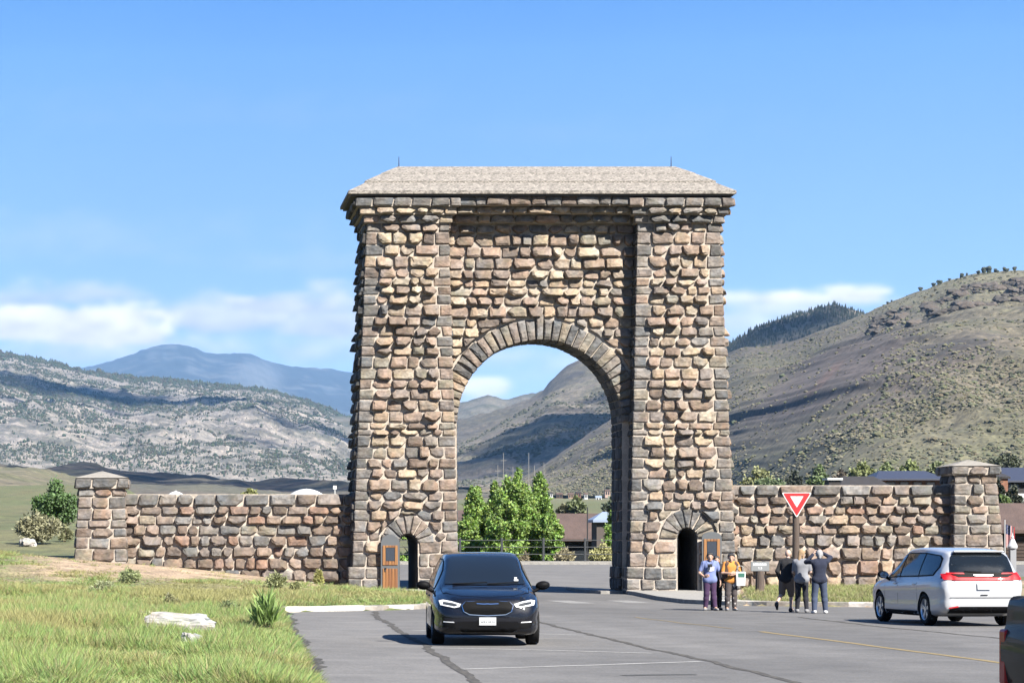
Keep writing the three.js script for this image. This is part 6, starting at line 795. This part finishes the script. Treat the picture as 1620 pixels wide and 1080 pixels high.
// grass too thick to count
{
  const R = mulberry(515), blades = (n, h, sp) => { const pos = [], idx = []; for (let i = 0; i < n; i++) { const a = R() * 6.283, r = sp * Math.sqrt(R()), x = Math.cos(a) * r, z = Math.sin(a) * r, b = a + (R() - 0.5) * 2, l = h * (0.5 + 0.7 * R()), lean = l * (0.2 + 0.5 * R()), w = 0.0045 + 0.004 * R(), o = pos.length / 3, c = R() * 3.14; pos.push(x - Math.cos(c) * w, 0, z - Math.sin(c) * w, x + Math.cos(c) * w, 0, z + Math.sin(c) * w, x + Math.cos(b) * lean * 0.35 + Math.cos(c) * w * 0.7, l * 0.6, z + Math.sin(b) * lean * 0.35 + Math.sin(c) * w * 0.7, x + Math.cos(b) * lean * 0.35 - Math.cos(c) * w * 0.7, l * 0.6, z + Math.sin(b) * lean * 0.35 - Math.sin(c) * w * 0.7, x + Math.cos(b) * lean, l, z + Math.sin(b) * lean); idx.push(o, o + 1, o + 2, o, o + 2, o + 3, o + 3, o + 2, o + 4); } const g = geoOf(pos, idx); g.computeVertexNormals(); return g; };
  const gm = phys('grass blade', 0xffffff, { roughness: 0.8, transmission: 0.3, thickness: 0, side: THREE.DoubleSide });
  const sets = [[], [], []];
  for (let i = 0; i < 150000; i++) {
    const d = 34 + 70 * Math.pow(R(), 1.35), px = -60 + 800 * R(), [x, , z] = at(px, 0, d); if (x > interp(KL, z) - 0.14 || z < -0.4) continue; if (polyDist(KL, x, z) < 0.34 && z < 25) continue; if (x > -6.3 && x < -3 && z < 2.2) continue;
    const n = fbm(x * 0.25, z * 0.25, 4, 301), n2 = fbm(x * 0.9, z * 0.9, 3, 311), w = z + 0.65, bare = smooth(13.5 + 9 * (n2 - 0.5) + clamp((-x - 9) * 0.3, -2, 1.5), 7, w) * (x < -16.6 ? smooth(-21, -16.6, x) : 1); if (R() < bare * 0.97) continue; if (rocksAt.some(([rx, rz, a, b, tn]) => { const dx = x - rx, dz = z - rz, u = dx * Math.cos(tn) - dz * Math.sin(tn), q = dx * Math.sin(tn) + dz * Math.cos(tn); return Math.abs(u) < a + 0.1 && q > -b - 0.1 && q < b + 0.75; }) && R() < 0.93) continue;
    const far = smooth(8, 24, z), patch = fbm(x * 0.5 + 40, z * 0.5, 3, 321); if (R() > 0.25 + 0.75 * smooth(0.34, 0.58, patch)) continue;
    const edge = clamp(polyDist(KL, x, z) / 1.2), h = (0.35 + 0.85 * smooth(0.35, 0.7, patch)) * lerp(0.5, 1.05, far) * (0.6 + 0.5 * R()) * (0.45 + 0.55 * edge), dry = smooth(0.40, 0.64, n + 0.25 * (R() - 0.5)) , k = 0.8 + 0.4 * R();
    const c = dry > 0.62 + 0.3 * (R() - 0.5) ? [0.44 * k, 0.42 * k, 0.14 * k] : R() < 0.16 ? [0.44 * k, 0.38 * k, 0.17 * k] : [(0.23 + 0.16 * R()) * k, (0.40 + 0.08 * R()) * k, 0.10 * k];
    sets[Math.floor(R() * 3)].push([x, groundY(x, z) - 0.01, z, 0.8 + 0.5 * R(), h, R() * 6.28, c, (R() - 0.5) * 0.2]);
  }
  for (let i = 0; i < 9000; i++) { const d = 80 + 21 * R(), px = 1120 + 480 * R(), [x, , z] = at(px, 0, d); if (x < interp(KR, z) + 0.4 || z < -0.4) continue; if (x < 3.5 + (17 - z) * 0.21) continue; const n2 = fbm(x * 0.9, z * 0.9, 3, 311), p = smooth(0.42, 0.62, fbm(x * 0.6, z * 0.6, 3, 331)); if (R() > 0.2 + 0.8 * p) continue; const k = 0.8 + 0.4 * R(), c = R() < 0.45 ? [0.42 * k, 0.37 * k, 0.16 * k] : [0.30 * k, 0.36 * k, 0.08 * k]; sets[i % 3].push([x, groundY(x, z) - 0.01, z, 0.8, 0.35 + 0.3 * R(), R() * 6.28, c, 0]); }
  sets.forEach((l, i) => scatter('grass', blades(15, [0.26, 0.20, 0.32][i], [0.12, 0.15, 0.09][i]), gm, l, 'thick spring grass on the banks beside the road', 'grass'));
}
// ---------------------------------------------------------------- behind the arch and the walls
{
  const f = thing('railing', 'dark steel railing with three rails behind the road, seen through the arch', 'railing'), d = 140, y0 = 0.82, X = (px) => at(px, 0, d)[0], z = CZ - d - 1.2, sp = 2.12, xm = X(932);
  for (let i = -16; i <= 6; i++) part('post', rbox(0.11, 1.28, 0.11, 0.015, xm + i * sp, y0 + 0.6, z), M.darkMetal, f);
  for (const y of [0.42, 0.78, 1.13]) part('rail', rod([xm - 16 * sp, y0 + y, z], [xm + 6 * sp, y0 + y, z], 0.022, 0.022, 6), M.darkMetal, f);
}
const shingle = std('brown roofing', [0.165, 0.105, 0.085], { map: gritTint }), wallB = std('brown siding', [0.13, 0.085, 0.065], { map: gritTint }), darkWall = std('dark wall', [0.03, 0.026, 0.024]), pane = phys('window pane', [0.03, 0.035, 0.04], { roughness: 0.1 }), blueRoof = std('blue metal roof', [0.05, 0.056, 0.085], { roughness: 0.5 }), brickM = std('orange brick', [0.46, 0.20, 0.115], { map: gritTint }), slateRoof = std('dark grey roof', [0.045, 0.04, 0.042], { map: gritTint }), whiteM = M.white, greyRoof = std('pale blue roof', [0.30, 0.37, 0.50], { roughness: 0.5 });
// a gabled or hipped house; x along its ridge
function house(name, label, px, d, wPx, eavePy, ridgePy, o = {}) {
  const S = F / d, [x, , z] = at(px, 0, d), ye = CY + (VY - eavePy) / S, yr = CY + (VY - ridgePy) / S, w = wPx / S, D = o.depth || w * 0.5, g0 = o.base ?? groundY(x, z) - 0.3, t = thing(name, label, 'building', [x, 0, z], o.turn || 0, o.group), over = o.over ?? 0.4, hip = o.hip ?? 0;
  part('wall', box(w - over * 2, ye - g0, D - over * 2, 0, (ye + g0) / 2 - 0.02, -D / 2), o.wall || wallB, t);
  const P = [], q = (...v) => { for (const i of [0, 1, 2, 0, 2, 3]) P.push(...v[i]); }, a = w / 2, b = a - hip, th = 0.18;
  q([-a, ye, 0], [a, ye, 0], [b, yr, -D / 2], [-b, yr, -D / 2]); q([a, ye, -D], [-a, ye, -D], [-b, yr, -D / 2], [b, yr, -D / 2]); q([-a, ye - th, 0], [a, ye - th, 0], [a, ye, 0], [-a, ye, 0]); q([a, ye, 0], [a, ye, -D], [b, yr, -D / 2], [b, yr, -D / 2]); q([-a, ye, -D], [-a, ye, 0], [-b, yr, -D / 2], [-b, yr, -D / 2]); q([-a, ye - th, -D], [a, ye - th, -D], [a, ye - th, 0], [-a, ye - th, 0]); q([-a, ye - th, -D], [-a, ye, -D], [-a, ye, 0], [-a, ye - th, 0]); q([a, ye - th, 0], [a, ye, 0], [a, ye, -D], [a, ye - th, -D]);
  const g = geoOf(P, null, P.flatMap((v, i) => i % 3 === 0 ? [v / 3, (P[i + 1] + P[i + 2]) / 3] : [])); g.computeVertexNormals(); part('roof', g, o.roof || shingle, t);
  if (!hip && o.gable !== false) { const G = []; for (const s of [-1, 1]) G.push(s * (a - over), ye - 0.05, -over, s * (a - over), ye - 0.05, -D + over, s * (a - over), yr - 0.15, -D / 2); const gg = geoOf(G); gg.computeVertexNormals(); part('gable', gg, o.wall || wallB, t); }
  const n = o.windows || 0; for (let i = 0; i < n; i++) { const wx = lerp(-a + over * 2, a - over * 2, (i + 0.5) / n), hh = (ye - g0) * 0.42, win = part('window', box(Math.min(1.3, w / n * 0.5), hh, 0.08, wx, ye - 0.35 - hh / 2, -over + 0.03), o.frame || whiteM, t); part('pane', box(Math.min(1.1, w / n * 0.42), hh - 0.16, 0.04, wx, ye - 0.35 - hh / 2, -over + 0.06), pane, win); }
  return t;
}
house('long_building', 'long low brown roofed building behind the trees and railing', 842, 205, 330, 852, 811, { depth: 9, wall: darkWall, windows: 7, over: 0.7, frame: darkWall });
house('brown_building', 'brown building with a dark porch at the left side of the arch opening', 712, 185, 80, 826, 806, { depth: 6, wall: wallB, over: 0.5, roof: shingle, windows: 2, frame: darkWall });
house('canopy', 'small pale blue hipped roof beside the right side of the arch opening', 962, 198, 46, 822, 809, { depth: 3, hip: 0.9, wall: std('canopy wall', [0.10, 0.08, 0.07]), roof: greyRoof, over: 0.3 });
house('brick_building', 'brick building under a dark blue roof behind the right wall', 1444, 330, 116, 757, 743, { depth: 9, hip: 1.6, wall: brickM, roof: blueRoof, over: 0.6, windows: 4, frame: std('brown frame', [0.12, 0.06, 0.04]) });
house('grey_building', 'low dark grey roof behind the right wall, left of the brick building', 1372, 300, 84, 770, 752, { depth: 7, hip: 1.2, wall: darkWall, roof: slateRoof, over: 0.4 });
house('blue_roofed_building', 'large dark building with a blue roof at the right edge', 1650, 300, 150, 760, 737, { depth: 12, hip: 2, wall: darkWall, roof: blueRoof, over: 0.6, windows: 4, frame: darkWall });
house('brick_building', 'small orange brick building beside the right pillar', 1578, 280, 44, 754, 748, { depth: 5, wall: brickM, roof: slateRoof, over: 0.2 });
house('brown_building', 'brown sided building with a big brown roof at the right edge', 1665, 150, 170, 838, 794, { depth: 8, wall: wallB, roof: shingle, over: 0.5, windows: 0 });
{ // siding boards of the brown building, one by one
  const b = scene.children.filter((c) => c.name.startsWith('brown_building'))[1], wpx = 170 / (F / 150); for (let i = 0; i < 9; i++) part('siding_board', box(wpx - 1.02, 0.15, 0.05, 0, 0.75 + i * 0.19, -0.47, 0, 0.12), wallB, b);
}
{ const t = thing('low_wall', 'low white wall beside the brown roof at the right edge', 'wall', at(1605, 790, 210)); part('wall_body', box(4.2, 0.5, 0.3, 0.6, 0.2, 0), whiteM, t); }
{ const t = thing('flat_roofed_hut', 'flat white topped hut just above the right wall', 'building', at(1318, 772, 290)); part('wall', box(1.2, 2.5, 2, 0, -0.4, 0), darkWall, t); part('roof', box(1.6, 0.22, 2.4, 0, 0.93, 0), whiteM, t); }
{ const t = thing('flagpole', 'flag hanging from a thin pole at the right end of the scene', 'flag'), [x, , z] = at(1591, 0, 110), y0 = groundY(x, z); const top = CY + (VY - 822) * 110 / F; part('pole', rod([x, y0, z], [x, top, z], 0.025, 0.018), std('white pole', [0.7, 0.7, 0.7]), t);
  const tex = canvasTex(128, 256, (c, w, h) => { for (let i = 0; i < 9; i++) { c.fillStyle = i % 2 ? '#e8e6e2' : '#b3282f'; c.fillRect(i * w / 9, 0, w / 9 + 1, h); } c.fillStyle = '#23305e'; c.fillRect(0, 0, w * 0.55, h * 0.42); c.fillStyle = '#fff'; for (let j = 0; j < 6; j++) for (let i = 0; i < 4; i++) c.fillRect(6 + i * 16, 8 + j * 17, 4, 5); });
  const g = new THREE.PlaneGeometry(0.36, 0.9, 14, 8), p = g.attributes.position; for (let i = 0; i < p.count; i++) { const u = p.getX(i) / 0.36 + 0.5; p.setZ(i, Math.sin(u * 15) * 0.05); p.setY(i, p.getY(i) - u * 0.12); } g.computeVertexNormals(); g.translate(x + 0.2, top - 0.62, z); part('flag_cloth', g, std('flag cloth', 0xffffff, { map: tex, side: THREE.DoubleSide }), t); }
{ const [x, , z] = at(1603, 0, 100), y0 = groundY(x, z), S = 44, t = thing('gate_post', 'slim grey post with a pointed white cap at the right edge', 'post', [x, y0, z]), top = CY + 13 / S - y0; part('shaft', rbox(0.22, top - 0.55, 0.22, 0.015, 0, (top - 0.55) / 2, 0), std('grey metal', [0.30, 0.31, 0.33], { roughness: 0.5 }), t); part('cap', merge([new THREE.CylinderGeometry(0.06, 0.19, 0.28, 12).translate(0, top - 0.36, 0), new THREE.CylinderGeometry(0.18, 0.18, 0.07, 12).translate(0, top - 0.53, 0), new THREE.SphereGeometry(0.055, 12, 8).translate(0, top - 0.17, 0), new THREE.ConeGeometry(0.03, 0.14, 8).translate(0, top - 0.06, 0)]), std('white metal', [0.62, 0.63, 0.66], { roughness: 0.4 }), t); }
// leafy trees and shrubs behind the right wall
for (const [label, px, top, base, d, w, c, seed] of [
  ['broad yellow green tree just right of the arch, behind the wall', 1200, 737, 776, 420, 60, [0.333, 0.350, 0.131], 51], ['low dark hedge at the foot of the hill just right of the arch', 1215, 756, 778, 400, 80, [0.123, 0.184, 0.061], 52], ['dark pointed tree between the two lighter trees behind the wall', 1258, 742, 776, 410, 24, [0.045, 0.06, 0.03], 53], ['round green tree behind the wall above the yield sign', 1297, 732, 776, 415, 46, [0.175, 0.254, 0.079], 54], ['reddish bare shrub behind the wall right of the round tree', 1332, 742, 772, 420, 30, [0.17, 0.13, 0.085], 55], ['pale green tree above the dark grey roof', 1366, 728, 770, 430, 46, [0.289, 0.333, 0.105], 56], ['green tree standing between the grey roof and the blue roof', 1404, 730, 765, 430, 44, [0.228, 0.289, 0.088], 57], ['bright green tree above the blue roof of the brick building', 1442, 726, 764, 430, 48, [0.298, 0.359, 0.105], 58], ['dull green tree behind the right end of the blue roof', 1482, 728, 764, 440, 40, [0.210, 0.254, 0.088], 59],
  ['dark fir beside the small orange brick building', 1580, 752, 796, 200, 22, [0.03, 0.045, 0.022], 60], ['dark leafy tree above the blue roof at the right edge', 1594, 716, 750, 400, 56, [0.075, 0.095, 0.04], 61], ['bright green shrub beside the brown roof at the right edge', 1589, 783, 806, 170, 26, [0.15, 0.24, 0.045], 62], ['dark shrub in front of the low white wall at the right edge', 1606, 766, 800, 190, 24, [0.06, 0.075, 0.035], 63]]) bush('leafy_tree', label, px, top, base, d, w, c, seed, { n: 2600, cat: 'tree', leaf: 0.42 * d / 420, width: 0.4 });
// trees and town far behind the arch
for (const [label, px, top, base, d, w, c, seed] of [['round green tree above the brown roof seen through the arch', 913, 786, 816, 420, 34, [0.16, 0.20, 0.065], 71], ['dark tree at the right side of the arch opening above the pale roof', 970, 786, 816, 420, 34, [0.06, 0.09, 0.04], 72], ['pale bush left of the round tree above the brown roof', 893, 798, 814, 420, 18, [0.19, 0.19, 0.09], 73]]) bush('leafy_tree', label, px, top, base, d, w, c, seed, { n: 1400, cat: 'tree', leaf: 0.6, width: 0.4 });
[[872, 784, 10, whiteM, slateRoof, 'small white cottage at the left end of the far row of houses'], [886, 785, 15, std('dark brown house', [0.08, 0.05, 0.04]), shingle, 'dark brown house in the far row, beside the white cottage'], [904, 785, 12, std('tan house', [0.34, 0.24, 0.17]), shingle, 'tan house in the middle of the far row'], [916, 783, 12, std('red brown house', [0.20, 0.09, 0.07]), slateRoof, 'tall red brown house in the middle of the far row'], [928, 785, 8, whiteM, shingle, 'narrow white house right of the red brown one'], [948, 790, 14, whiteM, greyRoof, 'white house with a pale roof lower than the far row'], [962, 780, 12, std('pink house', [0.5, 0.36, 0.3]), shingle, 'pinkish house at the upper right of the far row'], [974, 786, 10, whiteM, slateRoof, 'white house at the right end of the far row']].forEach(([px, py, w, wall, roof, label], i) => house('far_house', label, px, 1150 + i * 9, w * 0.72, py - 3.5, py - 6, { depth: 2.4, wall, roof, over: 0.1, windows: 2, frame: pane, base: CY + (VY - py - 4) * 1150 / F }));
{ const pm = std('grey wood pole', [0.30, 0.29, 0.27]); [[788, 735, 'utility pole far behind the trees, leftmost of the row'], [797, 716, 'tall utility pole with crossarm far behind the trees'], [812, 738, 'short utility pole behind the middle tree'], [837, 716, 'tall bare mast far behind the trees'], [846, 736, 'short mast right of the tall bare mast'], [861, 732, 'utility pole far behind, rightmost of the row']].forEach(([px, py, label], i) => { const d = 640, [x, , z] = at(px, 0, d), y0 = groundY(x, z), t = thing('utility_pole', label, 'utility pole', [x, y0, z]), h = CY + (VY - py) * d / F - y0; part('pole', rod([0, 0, 0], [0, h, 0], 0.085, 0.06, 6), pm, t); if (i < 2) part('crossarm', box(1.3, 0.08, 0.08, 0, h * 0.86, 0), pm, t); }); }
{ const [x, y, z] = at(743, 787, 380), t = thing('yellow_sign', 'small bright yellow board far off at the left of the arch opening', 'sign', [x, y, z]); part('board', rbox(0.85, 0.42, 0.06, 0.01), std('yellow paint', [0.85, 0.72, 0.02]), t); part('post', rod([0, -2.4, -0.04], [0, -0.2, -0.04], 0.04), M.darkMetal, t); }
{ const [x, , z] = at(930, 0, 146), t = thing('lamp_pole', 'thin black pole rising behind the railing in front of the brown roof', 'pole', [x, 0.5, z]); part('pole', rod([0, 0, 0], [0, CY + (VY - 802) * 146 / F - 0.5, 0], 0.035, 0.03), M.iron, t); }
// pale domes and a post above the left wall
for (const [px, py, w, h, label, d, kr] of [[278, 783, 20, 6, 'small white dome tent top showing above the left wall, nearest the pillar', 195, 0.55], [485, 780, 28, 7, 'wider white dome tent top showing above the left wall, nearest the tower', 520, 1.0]]) { const S = F / d, [x, y, z] = at(px, py, d), gy = groundY(x, z), t = thing('dome_tent', label, 'tent', [x, gy, z]), hh = y - gy + h / S; const r = hh * kr; const g = new THREE.LatheGeometry(Array.from({ length: 14 }, (_, i) => { const a = i / 13 * Math.PI / 2; return new THREE.Vector2(Math.cos(a) * r, Math.sin(a) * hh); }), 24); part('tent_skin', g, whiteM, t); part('door_flap', box(0.5, 0.9, 0.04, 0, 0.45, r * 0.97), std('grey flap', [0.4, 0.4, 0.42]), t); part('vent_cap', new THREE.CylinderGeometry(0.05, 0.09, 0.06, 10).translate(0, hh + 0.02, 0), whiteM, t); }
bush('sagebrush', 'yellow green bush top showing above the left wall between the tents', 396, 772, 800, 170, 34, [0.30, 0.32, 0.10], 81, { n: 1500, leaf: 0.2 });
{ const [x, , z] = at(530, 0, 220), t = thing('marker_post', 'thin white marker post above the left wall near the tower', 'post', [x, 0, z]); const y0 = groundY(x, z), top = CY + (VY - 769) * 220 / F; part('post', rod([0, y0, 0], [0, top, 0], 0.04), whiteM, t); part('plate', box(0.28, 0.3, 0.03, 0, top - 0.1, 0.05), whiteM, t); }
renderer.render(scene, camera);
